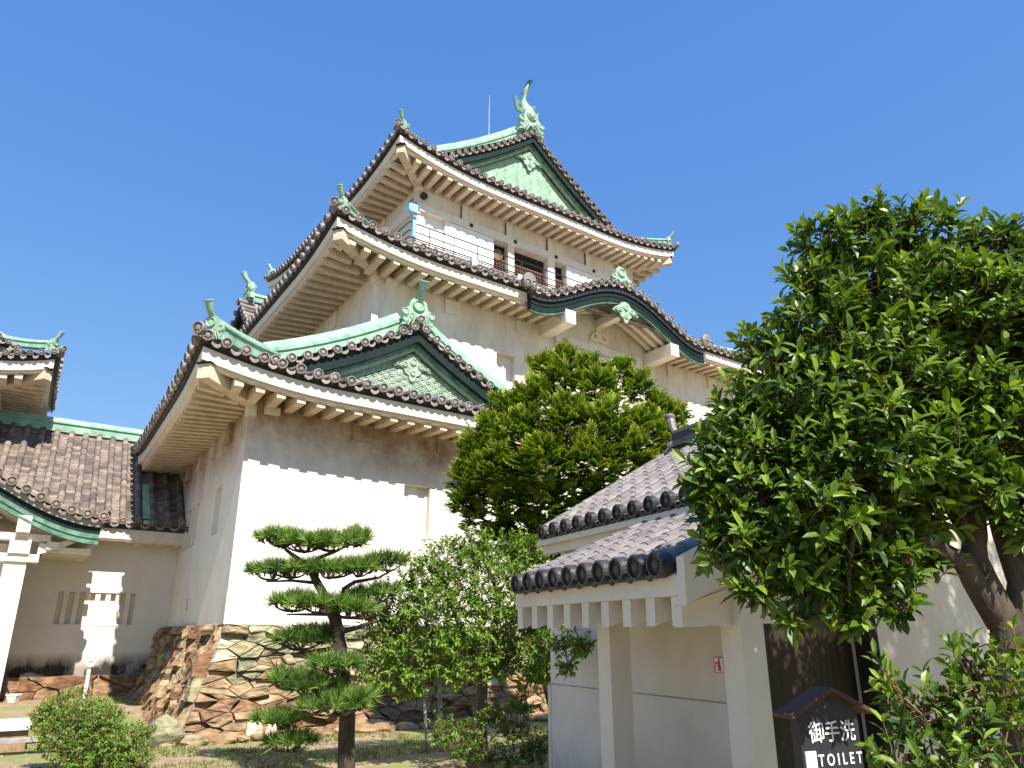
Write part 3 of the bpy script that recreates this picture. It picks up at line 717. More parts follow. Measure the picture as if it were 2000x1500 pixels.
# --- top tier
T_ = Roof(FTOP, 4.35, 17.35, 2.85, 15.9, 16.5, .39, .034, .55, 4.2, .335, .092)
DT = 6.5; DGT = 1.75
mb = MB(); P = lambda s, i, z: FTOP(s, 4.1 + i, z); PL = lambda s, i, z: FTOP(5.79 + i, s, z)
TH = [(6.12, 6.86, 13.4, 15.08), (8.86, 9.55, 13.4, 15.05), (9.82, 11.38, 13.4, 15.05), (11.72, 12.25, 13.4, 15.05)]
wall_face(mb, P, 5.79, 15.9, 12.9, 16.45, TH, .28)
wall_face(mb, PL, 4.1, 14.6, 12.9, 16.45, (), .2)
mb.poly([FTOP(15.9, 4.1, 12.9), FTOP(15.9, 14.6, 12.9), FTOP(15.9, 14.6, 16.2), FTOP(15.9, 4.1, 16.2)])
wtop = mb.build('wall', m_plaster, keep, recalc=False)
shutter(P, TH[0], .10, wtop, m_white, name='sliding_panel')
mb = MB(); mb.box(FTOP, 6.86, 8.86, 4.03, 4.1, 13.4, 15.06); mb.build('sliding_panel', m_white, wtop)
mb = MB(); mb.box(FTOP, 12.25, 14.9, 4.03, 4.1, 13.4, 15.06); mb.build('sliding_panel', m_white, wtop)
for hh in TH[1:]:
    o = shutter(P, hh, .26, wtop, m_dark, name='opening')
    mb = MB(); a, b = hh[0] + .02, hh[1] - .02
    for z in (13.5, 13.95, 14.42): mb.box(FTOP, a, b, 4.24, 4.29, z, z + .06)
    n = max(2, int((b - a) / .11))
    for j in range(n + 1):
        x = a + (b - a - .03) * j / n; mb.box(FTOP, x, x + .035, 4.25, 4.28, 13.4, 14.42)
    n = 7
    for j in range(n): mb.box(FTOP, a, b, 4.262, 4.274, 13.5 + j * .13, 13.53 + j * .13)
    mb.build('lattice', m_wood, wtop)
    mb = MB(); mb.box(FTOP, hh[0], hh[1], 4.10, 4.34, 15.051, 15.08); mb.build('opening_head', m_wood, wtop)
mb = MB(); mb.lathe(FTOP(9.15, 4.22, 14.6), -FTOP.V, [(.22, 0), (.22, .02), (.1, .03)], 12); mb.build('hanging_plaque', m_twig, wtop)
mb = MB(); mb.box(FTOP, 5.70, 15.9, 3.98, 4.099, 15.085, 15.34); bm_ = mb.build('beam', m_trim, wtop)
mb = MB(); mb.box(FTOP, 5.68, 5.788, 3.98, 14.6, 15.085, 15.34); mb.build('beam', m_trim, wtop)
for x in (7.87, 9.77, 11.69, 13.6, 15.3):
    mb = MB(); mb.lathe(FTOP(x, 3.98, 15.21), -FTOP.V, [(.075, 0), (.075, .03), (.04, .05)], 10); mb.build('nail_cover', m_black, wtop)
    mb = MB(); mb.box(FTOP, x - .36, x - .10, 4.03, 4.099, 15.345, 15.95); mb.build('strut', m_trim, wtop)
    mb = MB(); mb.box(FTOP, x - .38, x - .36, 4.02, 4.099, 15.345, 15.9); mb.build('strut_edge', m_twig, wtop)
for x in (6.6, 8.8, 11, 13.2):
    mb = MB(); mb.box(FTOP, 5.72, 5.79, x - .13, x + .13, 15.345, 15.95); mb.build('strut', m_trim, wtop)
mb = MB(); mb.box(FTOP, 5.72, 5.95, 4.02, 4.25, 15.85, 16.08); mb.build('corner_block', m_trim, wtop)
mb = MB(); mb.box(FTOP, 5.7, 16, 3.45, 4.1, 13.1, 13.38); mb.box(FTOP, 5.15, 5.79, 3.45, 14, 13.1, 13.38); mb.build('balcony_floor', m_white, wtop)
rm = MB()
T_.slope(rm, 'f', lambda x: max(0, min(x - T_.u0, T_.u1 - x, DGT + .35)))
T_.slope(rm, 'l', lambda x: (lambda d: max(0, d) if d < DGT else DT)(min(x - T_.v0, T_.v1 - x)), step=.6)
T_.slope(rm, 'r', lambda x: (lambda d: max(0, d) if d < DGT else DT)(min(x - T_.v0, T_.v1 - x)), step=.8, fine=False)
vt_ = T_.v0 + DGT - .4
upper(T_, rm, 'l', vt_, T_.v0 + DGT + .2, DGT * .75, DT); upper(T_, rm, 'r', vt_, T_.v0 + DGT + .2, DGT * .75, DT)
roof3 = rm.build('roof', m_tile, keep, recalc=False)
e3 = T_.eave(keep, 'f', 1.25, spacing=.40); T_.eave(keep, 'l', 1.44, spacing=.40, single=False); T_.eave(keep, 'r', 1.45, single=False, spacing=.40); T_.eave(keep, 'b', 1.3, single=False, spacing=.6)
T_.corner(keep, -1, -1, 1.44, 1.25, 16.0, parent=e3); T_.corner(keep, 1, -1, 1.45, 1.25, 16.0, parent=e3)
uc3 = (T_.u0 + T_.u1) / 2; zr3 = T_.ze + T_.h(DT)
for cu in (-1, 1):
    ridge(keep, hip_path(T_, cu, .3, DGT + .15, .05), .27, .27, parent=roof3)
    ridge(keep, kuda_path(T_, cu, T_.v0 + DGT + .16, DGT + .05, DT - .15, .05), .34, .66, parent=roof3)
    c = T_.F(T_.u0 + .2 if cu < 0 else T_.u1 - .2, T_.v0 + .2, T_.ze + T_.lift + .16)
    ornament(keep, c, (-T_.F.U if cu < 0 else T_.F.U) - T_.F.V, .5)
    mb = MB(); end_disc(mb, T_.F(T_.u0 - .03 if cu < 0 else T_.u1 + .03, T_.v0 - .03, T_.ze + T_.lift + .06), (-T_.F.U if cu < 0 else T_.F.U) - T_.F.V, .12); mb.build('corner_tile', m_tile, roof3)
c = T_.F(T_.u0 + .2, T_.v1 - .2, T_.ze + T_.lift + .16); ornament(keep, c, -T_.F.U + T_.F.V, .5)
ridge(keep, [T_.F(T_.u0 + d, T_.v1 - d, T_.ze + T_.h(d) + T_.lift * max(0, 1 - d / T_.lr) ** 2.2 + .05) for d in (.3, .8, 1.3, 1.9)], .27, .27, parent=roof3)
g3 = verge(keep, T_, vt_, 1.2, DT, sz=1.0)
gable_panel(T_, T_.v0 + DGT + .03, DT, 1.2, .52, .2, m_greenl, g3, 'scale')
pendant(T_.F, uc3, vt_ + .28, zr3 - .95, .6, m_greenl, g3)
ridge(keep, [T_.F(uc3, vt_ + .3, zr3 + .05), T_.F(uc3, T_.v1 - 1.4, zr3 + .05)], .5, .62, parent=roof3)
orn = ornament(keep, T_.F(uc3, vt_ + .12, zr3 + .62), -T_.F.V, 1.15, horn=False, crest=m_twig)
# fish on the ridge end
fb = T_.F(uc3, vt_ + .55, zr3 + .85); fu = T_.F.U; fo = -T_.F.V
path = [fb + fo * x + V3(0, 0, z) + fu * y for x, z, y in ((.25, -.1, 0), (.30, .15, 0), (.20, .45, 0), (.0, .8, 0), (-.10, 1.1, 0), (-.08, 1.35, 0), (.06, 1.6, 0), (.25, 1.78, 0))]
mb = MB(); mb.tube(path, [.20, .26, .22, .19, .14, .10, .11, .03], 10); fish = mb.build('fish_finial', m_greenl, keep, smooth=True)
mb = MB()
for sg in (-1, 1):
    for (x, z, L) in ((.1, .5, .42), (-.05, .95, .36)):
        b = fb + fo * x + V3(0, 0, z); mb.prism([b + fu * (sg * .18), b + fu * (sg * (.2 + L)) + V3(0, 0, .22), b + fu * (sg * (.14 + L)) + V3(0, 0, -.02), b + fu * (sg * (.2 + L * .8)) - V3(0, 0, .14), b + fu * (sg * .2) - V3(0, 0, .16)], fo * .05)
for k in range(6):
    p = path[1].lerp(path[6], k / 5); b = p - fo * .2; mb.prism([b - V3(0, 0, .08), b - fo * .16 + V3(0, 0, .08), b + V3(0, 0, .1)], fu * .04)
mb.prism([path[6], path[7] + fo * .22 + V3(0, 0, .06), path[7] + fo * .02 + V3(0, 0, .22), path[7] - fo * .2 + V3(0, 0, .18), path[6] - fo * .22 + V3(0, 0, .1)], fu * .06)
mb.build('fin', m_mgreen, fish)
mb = MB(); rb = T_.F(uc3, vt_ + 3.2, zr3 + .6); mb.tube([rb, rb + V3(0, 0, 3.0)], [.035, .02], 6); mb.tube([rb + V3(0, 0, 3.0), rb + V3(0, 0, 3.5)], [.012, .006], 5); mb.build('lightning_rod', m_metal, keep)
# balcony railing
mb = MB(); rv = 3.45
for z, r in ((14.15, .022), (13.85, .018), (13.62, .022), (13.55, .018)): mb.tube([FTOP(5.2, rv, z), FTOP(15.9, rv, z)], r, 5)
for z in (14.15, 13.85, 13.6): mb.tube([FTOP(5.2, rv, z), FTOP(5.2, 13.5, z)], .02, 5)
x = 5.95
while x < 15.8: mb.tube([FTOP(x, rv, 13.35), FTOP(x, rv, 14.15)], .016, 5); x += .93
rail = mb.build('railing', m_black, keep)
mb = MB(); mb.box(FTOP, 5.3, 15.9, rv + .1, rv + .2, 13.42, 13.56); mb.build('kick_board', m_stake, rail)
for x in (7.7, 9.6, 11.5, 13.4):
    mb = MB(); mb.box(FTOP, x - .1, x + .1, rv - .02, rv + .12, 13.38, 13.62); mb.build('rail_bracket', m_white, rail)
# ------------------------------------------------------------ ground
def gz(x, y):
    u, v = FCOR.uv(V3(x, y, 0))
    s = clampi((v - 1.2) / 3.5, 0, 1) * clampi((.3 - u) / .8, 0, 1) 
    return .30 * s * s * (3 - 2 * s) + .02 * sin(x * 1.7) * cos(y * 1.3) * clampi(y / 8, 0, 1)
def _grass(n, L, tc, out):
    no = n.new('ShaderNodeTexNoise'); no.inputs['Scale'].default_value = .9; no.inputs['Detail'].default_value = 6; L.new(tc.outputs['Object'], no.inputs['Vector'])
    mr = n.new('ShaderNodeMapRange'); mr.inputs[1].default_value = .46; mr.inputs[2].default_value = .58; L.new(no.outputs['Fac'], mr.inputs[0])
    mx = n.new('ShaderNodeMix'); mx.data_type = 'RGBA'; mx.inputs['B'].default_value = (.20, .22, .075, 1); L.new(mr.outputs[0], mx.inputs['Factor']); L.new(out, mx.inputs['A']); return mx.outputs['Result']
m_ground = mat('dry_earth', (.22, .15, .09), (.37, .275, .175), 6, rough=.95, bump=.5, bscale=30, extra=_grass)
mb = MB(); xs = [-2500, -600, -120, -40] + [-24 + i * .8 for i in range(61)] + [40, 120, 600, 2500]; ys = [-2500, -600, -120, -40, -12] + [-6 + i * .8 for i in range(46)] + [45, 120, 600, 2500]
idx = [[mb.vert((x, y, gz(x, y))) for x in xs] for y in ys]
for j in range(len(ys) - 1):
    for i in range(len(xs) - 1): mb.face(idx[j][i], idx[j][i + 1], idx[j + 1][i + 1], idx[j + 1][i])
gnd = mb.build('ground', m_ground, None, smooth=True, recalc=False); gnd['kind'] = 'structure'
# grass tufts
gr = MB()
for k in range(11000):
    u, v = R(-4.5, 7), R(-4.2, -.9) if k % 5 else R(-1.5, 2)
    if v > -.9 and u > -1: continue
    p = FCOR(u, v, 0); p.z = gz(p.x, p.y) - .01
    if sin(u * 1.9 + 1) * cos(v * 2.3) + .35 * sin(u * 5) < -.15 and v > -3: continue
    gr.tint = R(0, 1)
    for j in range(3):
        a = R(0, 6.28); h = R(.03, .085); d = V3(cos(a), sin(a), 0)
        gr.poly([p + d * .02 + V3(-d.y, d.x, 0) * .006, p + d * .02 - V3(-d.y, d.x, 0) * .006, p + d * R(.03, .07) + V3(0, 0, h)])
m_grass = leafmat('grass_blade', [(0, (.07, .10, .025)), (.6, (.17, .21, .06)), (1, (.38, .34, .14))], .7, .3, .2)
tag(gr.build('grass', m_grass, None, recalc=False), 'thin patchy grass growing in front of the stone base', 'grass', kind='stuff')

lf_ = MB()
for k in range(900):
    u, v = R(-4.5, 7.5), R(-4.5, -.4); p = FCOR(u, v, 0); p.z = gz(p.x, p.y) + .012; a_ = R(0, 6.28); s_ = R(.02, .045); d_ = V3(cos(a_), sin(a_), R(-.2, .3)) * s_; q_ = V3(-sin(a_), cos(a_), R(-.3, .3)) * s_ * .45; lf_.tint = R(0, 1)
    lf_.poly([p - d_, p + q_, p + d_, p - q_])
m_litter = leafmat('leaf_litter', [(0, (.10, .055, .025)), (.6, (.24, .15, .07)), (1, (.34, .27, .12))], .8, .2, .2)
tag(lf_.build('fallen_leaves', m_litter, None, recalc=False), 'dry fallen leaves scattered over the earth before the stone base', 'leaves', kind='stuff')
pb_ = MB()
for k in range(420):
    u, v = R(-3.5, 7.5), R(-2.2, -.45); p = FCOR(u, v, 0); p.z = gz(p.x, p.y); pb_.tint = R(.1, .9); pb_.ico(p, R(.012, .045), .25, 1, (1, .8, .6))
tag(pb_.build('pebbles', m_stone, None, recalc=False), 'small pebbles and stone chips along the foot of the stone base', 'pebbles', kind='stuff')
# ------------------------------------------------------------ rubble stone base
def voronoi(pts, bx):
    out = []
    for i, p in enumerate(pts):
        poly = [(bx[0], bx[2]), (bx[1], bx[2]), (bx[1], bx[3]), (bx[0], bx[3])]
        for j, q in enumerate(pts):
            if i == j or abs(p[0] - q[0]) > 2.2 or abs(p[1] - q[1]) > 2.2: continue
            mx, my = (p[0] + q[0]) / 2, (p[1] + q[1]) / 2; nx, ny = q[0] - p[0], q[1] - p[1]
            new = []
            for k in range(len(poly)):
                a, b = poly[k], poly[(k + 1) % len(poly)]
                da = (a[0] - mx) * nx + (a[1] - my) * ny; db = (b[0] - mx) * nx + (b[1] - my) * ny
                if da <= 0: new.append(a)
                if da * db < 0:
                    t = da / (da - db); new.append((a[0] + (b[0] - a[0]) * t, a[1] + (b[1] - a[1]) * t))
            poly = new
            if len(poly) < 3: break
        if len(poly) >= 3: out.append((p, poly))
    return out
def rubble(mb, S, s0, s1, t0, t1, n, asp, seed, tints, size=lambda t: 1.0):
    """S(s, t, out) -> point; irregular stones with dark joints, each a bevelled block of its own depth and tilt"""
    rnd = random.Random(seed); pts = []; tries = 0; mind = 1.0
    base = sqrt((s1 - s0) / asp * (t1 - t0) / n) * .92
    while len(pts) < n and tries < 40000:
        tries += 1; p = (rnd.uniform(s0, s1) / asp, rnd.uniform(t0, t1))
        m = base * size(p[1]) * rnd.choice((.32, .5, .75, 1.1, 1.4)) * max(.55, 1 - tries / 30000)
        if all((p[0] - q[0]) ** 2 + (p[1] - q[1]) ** 2 > m * m for q in pts): pts.append(p)
    skew = .18
    for p, poly in voronoi(pts, (s0 / asp, s1 / asp, t0, t1)):
        mb.tint = tints(p[0] * asp, p[1], rnd); cx = sum(a for a, b in poly) / len(poly); cy = sum(b for a, b in poly) / len(poly)
        ext = max(max(abs(a - cx), abs(b - cy)) for a, b in poly)
        sub = []
        for k in range(len(poly)):            # break up the straight sides
            a, b = poly[k], poly[(k + 1) % len(poly)]
            sub.append(a)
            ln_ = sqrt((a[0] - b[0]) ** 2 + (a[1] - b[1]) ** 2); nk = int(ln_ / .09)
            for q_ in range(1, nk): sub.append((a[0] + (b[0] - a[0]) * q_ / nk + rnd.uniform(-.016, .016), a[1] + (b[1] - a[1]) * q_ / nk + rnd.uniform(-.016, .016)))
        dep = rnd.uniform(.03, .23); tx, ty = rnd.uniform(-.3, .3), rnd.uniform(-.5, .25)
        def rg(f, o, j):
            r = []
            for a, b in sub:
                x, y = cx + (a - cx) * f, cy + (b - cy) * f
                r.append(S(x * asp, y, o + (tx * (x - cx) + ty * (y - cy)) * (1 if o > .02 else 0) + rnd.uniform(-j, j)))
            return r
        g = 1 - min(.3, .003 / max(ext, .03))
        rs = [rg(g, -.12, 0), rg(g, dep * .5, .014), rg(g * .93, dep * .97, .016), rg(g * .55, dep * 1.03, .02)]
        ids = [[mb.vert(q) for q in r] for r in rs]
        for a, b in zip(ids, ids[1:]):
            for k in range(len(sub)): mb.face(a[k], a[(k + 1) % len(sub)], b[(k + 1) % len(sub)], b[k])
        c = mb.vert(S(cx * asp, cy, dep * 1.08))
        for k in range(len(sub)): mb.face(ids[-1][k], ids[-1][(k + 1) % len(sub)], c)
    mb.tint = .5
ST = 1.93
def S_front(s, t, o=0):
    k = max(0, 1 - t / ST); u = s - .62 * k ** 1.15 * max(0, 1 - s / 9); v = -.42 * k ** 1.2
    return FWING(u, v - o, t)
def S_left(s, t, o=0):
    k = max(0, 1 - t / ST); return FWING(-.62 * k ** 1.15 - o, s - .42 * k ** 1.2 * max(0, 1 - s / 4), t)
sw = thing('rubble_wall', 'rough rubble stone base of green and rusty brown stones under the keep wall', 'stone wall', FWING(3, 0, 0))
mb = MB()
for S, n_ in ((S_front, 12), (S_left, 9.4)):
    for i in range(12):
        for j in range(6):
            a, b = n_ * i / 12, n_ * (i + 1) / 12; c, d = ST * j / 6, ST * (j + 1) / 6
            mb.poly([S(a, c, -.05), S(b, c, -.05), S(b, d, -.05), S(a, d, -.05)])
mb.poly([FWING(-.05, -.05, ST - .012), FWING(12, -.05, ST - .012), FWING(12, 2, ST - .012), FWING(-.05, 2, ST - .012)])
mb.poly([FWING(-.08, -.05, ST - .016), FWING(.6, -.05, ST - .016), FWING(.6, 9.4, ST - .016), FWING(-.08, 9.4, ST - .016)])
mb.build('joint_fill', m_gap, sw, recalc=False)
def tf(s, t, r):
    if r.random() < .02: return .99
    if t > 1.15 + .2 * sin(s * 1.7): return r.uniform(.55, .97)
    if t > .85: return r.uniform(.2, .9)
    return r.uniform(.0, .5)
mb = MB(); rubble(mb, S_front, -.02, 12, 0, ST, 380, 2.5, 3, tf, lambda t: 1.3 if t < 1.2 else .75); mb.build('front_stones', m_stone, sw)
mb = MB(); rubble(mb, S_left, -.02, 9.3, 0, ST, 230, 1.0, 5, lambda s, t, r: r.uniform(0, .42) if r.random() < .8 else r.uniform(.4, .75), lambda t: 1.0); mb.build('side_stones', m_stone, sw)
# loose rocks along the foot
def rock(name, p, r, sq, tint, label, cat='rock', group=None):
    mb = MB(); mb.tint = tint; mb.ico(p, r, .16, 2, sq); o = mb.build(name, m_stone, None, smooth=True, angle=35); return tag(o, label, cat, group)
random.seed(11)
u = -1.1
while u < 6.6:
    L = R(.22, .5); v = -1.0 + .06 * u * -1 + R(-.06, .06)
    p = FCOR(u + L / 2, v, .05); rock('edging_stone', p, L * .62, (1, .7, .42), R(.05, .6), 'low brown rock in the broken row edging the foot of the stone base', 'rock', 'edging rocks before the stone base')
    u += L * R(.9, 1.4)
for (px, py, y, r, tn, lb) in ((320, 1435, 13.4, .30, .8, 'grey green boulder leaning on the base corner near the bushes'), (868, 1415, 12.6, .16, 1, 'white stone at the foot of the grey stakes'), (110, 1425, 13.6, .26, .1, 'dark brown rock behind the left bush')):
    p = pix(px, py, y); p.z = max(p.z, .1); rock('boulder', p, r, (1, .8, .95), tn, lb)

for k_, (u_, w_, h_, lb) in enumerate(((.62, .30, .30, 'left of two pale white blocks at the foot of the stone base'), (.98, .36, .25, 'right of two pale white blocks at the foot of the stone base'))):
    mb = MB(); mb.tint = 1; o_ = [(-.5, 0), (.5, .02), (.46, .7), (.2, 1), (-.42, .86)]
    mb.prism([FWING(u_ + x * w_, -.66 - .05 * k_ + .08 * y, y * h_) for x, y in o_], FWING.V * .24); tag(mb.build('white_block', m_stone, None), lb, 'rock')
# ------------------------------------------------------------ low corridor building on the left
cb = thing('corridor_building', 'low plastered corridor building with barred window and brown tiled roof left of the keep', 'building', FCOR(-5, 7, 0))
CH = [(-2.57, -.82, 2.0, 2.76)]
P = lambda s, i, z: FCOR(s, 7 + i, z)
mb = MB(); wall_face(mb, P, -12, .6, .78, 4.42, CH, .18)
cw = mb.build('wall', m_pcor, cb, recalc=False)
shutter(P, CH[0], .15, cw, m_trim, name='window')
mb = MB(); mb.box(FCOR, -2.62, -.77, 6.985, 7.0, 2.76, 2.79); mb.box(FCOR, -12, .1, 6.988, 7, 1.955, 1.985); mb.build('window_moulding', m_pcor, cw)
for j in range(7):
    x = -2.45 + j * .235; mb = MB(); mb.box(FCOR, x, x + .115, 7.02, 7.12, 2.0, 2.76); mb.build('window_bar', m_trim, cw)
mb = MB(); rubble(mb, lambda s, t, o=0: FCOR(s, 6.93 - o * .6, t), -12, .2, .15, .80, 46, 1.8, 8, lambda s, t, r: r.uniform(0, .25)); mb.build('stone_footing', m_stone, cb, smooth=True, angle=28)  # low tints hold the stones' own dark tone plus painted shade
CR = Roof(FCOR, -14, 6, 6.2, 14, 4.5, .80, .012, 0, 2, .36, .085)
rm = MB(); CR.slope(rm, 'f', lambda x: 3.55 if x < 1.4 else .1, step=.22)
rc = rm.build('roof', m_tile2, cb, recalc=False)
ec = CR.eave(cb, 'f', .85, spacing=.46, xmax=.2, sl=.3, raf_cut=(-20, -2.2), cut=(-13.9, -2.0))
mb = MB(); mb.hexa([FCOR(-12, 6.36, 4.02), FCOR(.4, 6.36, 4.02), FCOR(.4, 7.02, 4.32), FCOR(-12, 7.02, 4.32)], [FCOR(-12, 6.36, 4.06), FCOR(.4, 6.36, 4.06), FCOR(.4, 7.02, 4.44), FCOR(-12, 7.02, 4.44)]); mb.build('soffit', m_trim, cw)
ridge(cb, [FCOR(-14, 9.75, 7.35), FCOR(2.2, 9.75, 7.35)], .34, .42, parent=rc)
mb = MB()                                        # copper valley and down pipe channel by the keep
mb.box(FCOR, -1.0, -.86, 6.12, 6.2, 4.45, 4.55)
for j in range(16):
    d = .1 + j * .085; mb.hexa([CR.pt('f', -1.02, d, .03), CR.pt('f', -.84, d, .03), CR.pt('f', -.84, d + .08, .03), CR.pt('f', -1.02, d + .08, .03)], [CR.pt('f', -1.02, d, .08), CR.pt('f', -.84, d, .08), CR.pt('f', -.84, d + .08, .055), CR.pt('f', -1.02, d + .08, .055)])
mb.build('copper_valley', m_green, rc)
# curved-gable porch in front of it
QC, QH, QV = -6.3, 4.26, 4.4
qz = lambda u: 4.32 + 1.45 * (.5 * (1 + cos(pi * clampi((u - QC) / QH, -1, 1))))
pm = MB(); pts = []; last = None; acc = .3; u = QC - QH
while u < QC + QH:
    p = FCOR(u, QV, qz(u))
    if last is not None: acc += (p - last).length
    last = p
    if acc >= .33: pts.append(u); acc = 0
    u += .01
for i, u in enumerate(pts):
    t = (FCOR(u + .05, QV, qz(u + .05)) - FCOR(u - .05, QV, qz(u - .05))).normalized(); n_ = t.cross(FCOR.V); n_ = n_ if n_.z > 0 else -n_
    half_tube(pm, [FCOR(u, QV - .05 + .45 * j / 2, qz(u)) for j in range(3)], t, .085); end_disc(pm, FCOR(u, QV - .08, qz(u)), -FCOR.V, .105)
    if i + 1 < len(pts):
        b = pts[i + 1]; um = (u + b) / 2; drop_tile(pm, FCOR(um, QV - .06, qz(um) - .05), t, n_, -FCOR.V, .09, .08)
        pm.poly([FCOR(u, QV, qz(u) - .04), FCOR(b, QV, qz(b) - .04), FCOR(b, QV + 4, qz(b) - .04), FCOR(u, QV + 4, qz(u) - .04)])
for k, dv in enumerate((.42, .62)):             # ridge courses running parallel to the verge
    pth = [FCOR(QC - QH + .3 + (2 * QH - .9) * j / 40, QV + dv, qz(QC - QH + .3 + (2 * QH - .9) * j / 40) + .03 + .04 * k) for j in range(41)]
    pm.tint = .8; pm.sweep(pth, [(-.10, -.05), (.10, -.05), (.10, .04), (.05, .09), (-.05, .09), (-.10, .04)]); pm.tint = .5
v = QV + .9                                      # side eaves of the porch: round tiles running down to the right
while v < 6.9:
    half_tube(pm, [FCOR(QC + QH - 2.6 + 2.65 * j / 6, v, qz(QC + QH - 2.6 + 2.65 * j / 6) + .01) for j in range(7)][::-1], FCOR.V, .085)
    end_disc(pm, FCOR(QC + QH + .06, v, qz(QC + QH)), FCOR.U, .10); v += .33
end_disc(pm, FCOR(QC + QH + .08, QV + .1, qz(QC + QH) + .05), FCOR.U - FCOR.V * .6, .12)
porch = pm.build('curved_gable_porch', m_tile2, cb, recalc=False)
def qstrip(v0, v1, zt, zb, m, name, u0=QC - QH, u1=QC + QH - .02, n=44):
    mb = MB(); rs = []
    for j in range(n + 1):
        u = u0 + (u1 - u0) * j / n; z = qz(u); rs.append([FCOR(u, v0, z + zb), FCOR(u, v0, z + zt), FCOR(u, v1, z + zt), FCOR(u, v1, z + zb)])
    mb.rings(rs); return mb.build(name, m, porch, smooth=True, angle=40)
qstrip(QV + .02, QV + .14, -.10, -.24, m_stake, 'verge_batten'); qstrip(QV + .10, QV + .26, -.242, -.40, m_dgreen, 'bargeboard')
qstrip(QV + .07, QV + .26, -.402, -.50, m_mgreen, 'bargeboard_trim'); qstrip(QV + .10, QV + .26, -.502, -.57, m_mgreen, 'bargeboard_trim'); qstrip(QV + .04, QV + .26, -.572, -.63, m_mgreen, 'bargeboard_trim')
qstrip(QV + .27, 7.0, -.45, -.55, m_trim, 'ceiling')
mb = MB(); mb.box(FCOR, QC + QH - .16, QC + QH - .04, QV + .12, 7.0, 3.80, 4.2); mb.build('side_fascia', m_dgreen, porch)
mb = MB(); mb.box(FCOR, -3.1, -2.15, QV + .45, 6.9, 3.55, 3.62); 
for j in range(12): mb.box(FCOR, -3.1, -2.15, QV + .5 + j * .2, QV + .58 + j * .2, 3.50, 3.549)
mb.build('ribbed_ceiling', m_trim, porch)
mb = MB(); mb.box(FCOR, -3.78, -3.36, 4.72, 5.14, .3, 3.25); pil = mb.build('pillar', m_trim, porch)
mb = MB(); mb.box(FCOR, -3.5, -3.39, 5.141, 5.3, .3, 3.2); mb.build('pillar_frame', m_trim, pil)
mb = MB()
for (a, b, c, d, e_, f_) in ((-3.95, -3.15, 4.66, 5.2, 3.252, 3.42), (-3.75, -3.35, 4.6, 5.25, 3.422, 3.72), (-4.1, -3.0, 4.7, 5.15, 3.722, 3.86), (-3.05, -2.8, 4.7, 5.15, 3.55, 3.719), (-3.68, -3.42, 4.45, 5.2, 3.862, 4.22)): mb.box(FCOR, a, b, c, d, e_, f_)
mb.build('bracket', m_trim, porch)
mb = MB(); mb.prism([FCOR(-3.2 + a, 4.75, 3.55 + b) for a, b in ((0, .12), (.3, .14), (.75, .32), (.8, .25), (.45, .05), (.2, -.05), (0, -.12))], FCOR.V * .12); mb.build('carved_bracket', m_trim, porch)
curl(FCOR, -3.05, 4.72, 3.72, .07, 1, porch)
mb = MB(); mb.box(FCOR, -12, -3.4, 5.6, 5.75, .3, 3.7); mb.build('porch_wall', m_pcor, porch)
stp = thing('stone_step', 'pale stone step with brown riser at the left edge in front of the porch', 'step', FCOR(-5, .3, 0)); mb = MB(); mb.box(FCOR, -12, -2.86, -.12, .9, .0, .31); mb.build('riser', m_stake2, stp); mb = MB(); mb.box(FCOR, -12, -2.83, -.2, .9, .312, .40); mb.build('tread', m_concrete, stp)
mb = MB(); mb.box(FCOR, -12, -2.6, .9, 5.5, .02, .36); trc = mb.build('terrace', m_ground, None); trc['kind'] = 'structure'
b0 = FCOR(-2.72, -.6, .12); mb = MB(); mb.beam(FCOR(-4.2, -.55, .18), FCOR(-2.35, -.55, .18), .25, .05); pl = mb.build('plank', m_stake, None); tag(pl, 'thin grey plank lying below the stone step at left edge', 'plank')
# white pipe post and planter
pp = FCOR(-1.66, 6.3, 0); ph = thing('pipe_post', 'white pipe with ring top standing by the dark corridor footing', 'pipe', (pp.x, pp.y, .3))
mb = MB(); mb.tube([V3(pp.x, pp.y, .25), V3(pp.x, pp.y, 1.02)], .045, 10); mb.build('pipe', m_white, ph, smooth=True, angle=40)
mb = MB(); mb.lathe(V3(pp.x, pp.y, 1.10) - FCOR.V * .03, -FCOR.V, [(.10, 0), (.10, .04), (.06, .06), (.055, .02)], 14); mb.build('ring', m_white, ph)
mb = MB(); mb.lathe(V3(pp.x, pp.y, 1.035), V3(0, 0, 1), [(.05, -.015), (.05, .015)], 10); mb.build('collar', m_black, ph)
po = FCOR(-3.1, 5.3, 0); pot = MB(); _k = .55
for z0_, z1_, a_, b_ in ((.36, .50, .07, .11), (.502, .53, .12, .12)):
    pot.hexa([V3(po.x + x * a_, po.y + y * a_ * .8, z0_) for x, y in ((-1, -1), (1, -1), (1, 1), (-1, 1))], [V3(po.x + x * b_, po.y + y * b_ * .8, z1_) for x, y in ((-1, -1), (1, -1), (1, 1), (-1, 1))])
tag(pot.build('planter', m_white, None), 'small white planter box in the dark porch shade', 'planter')

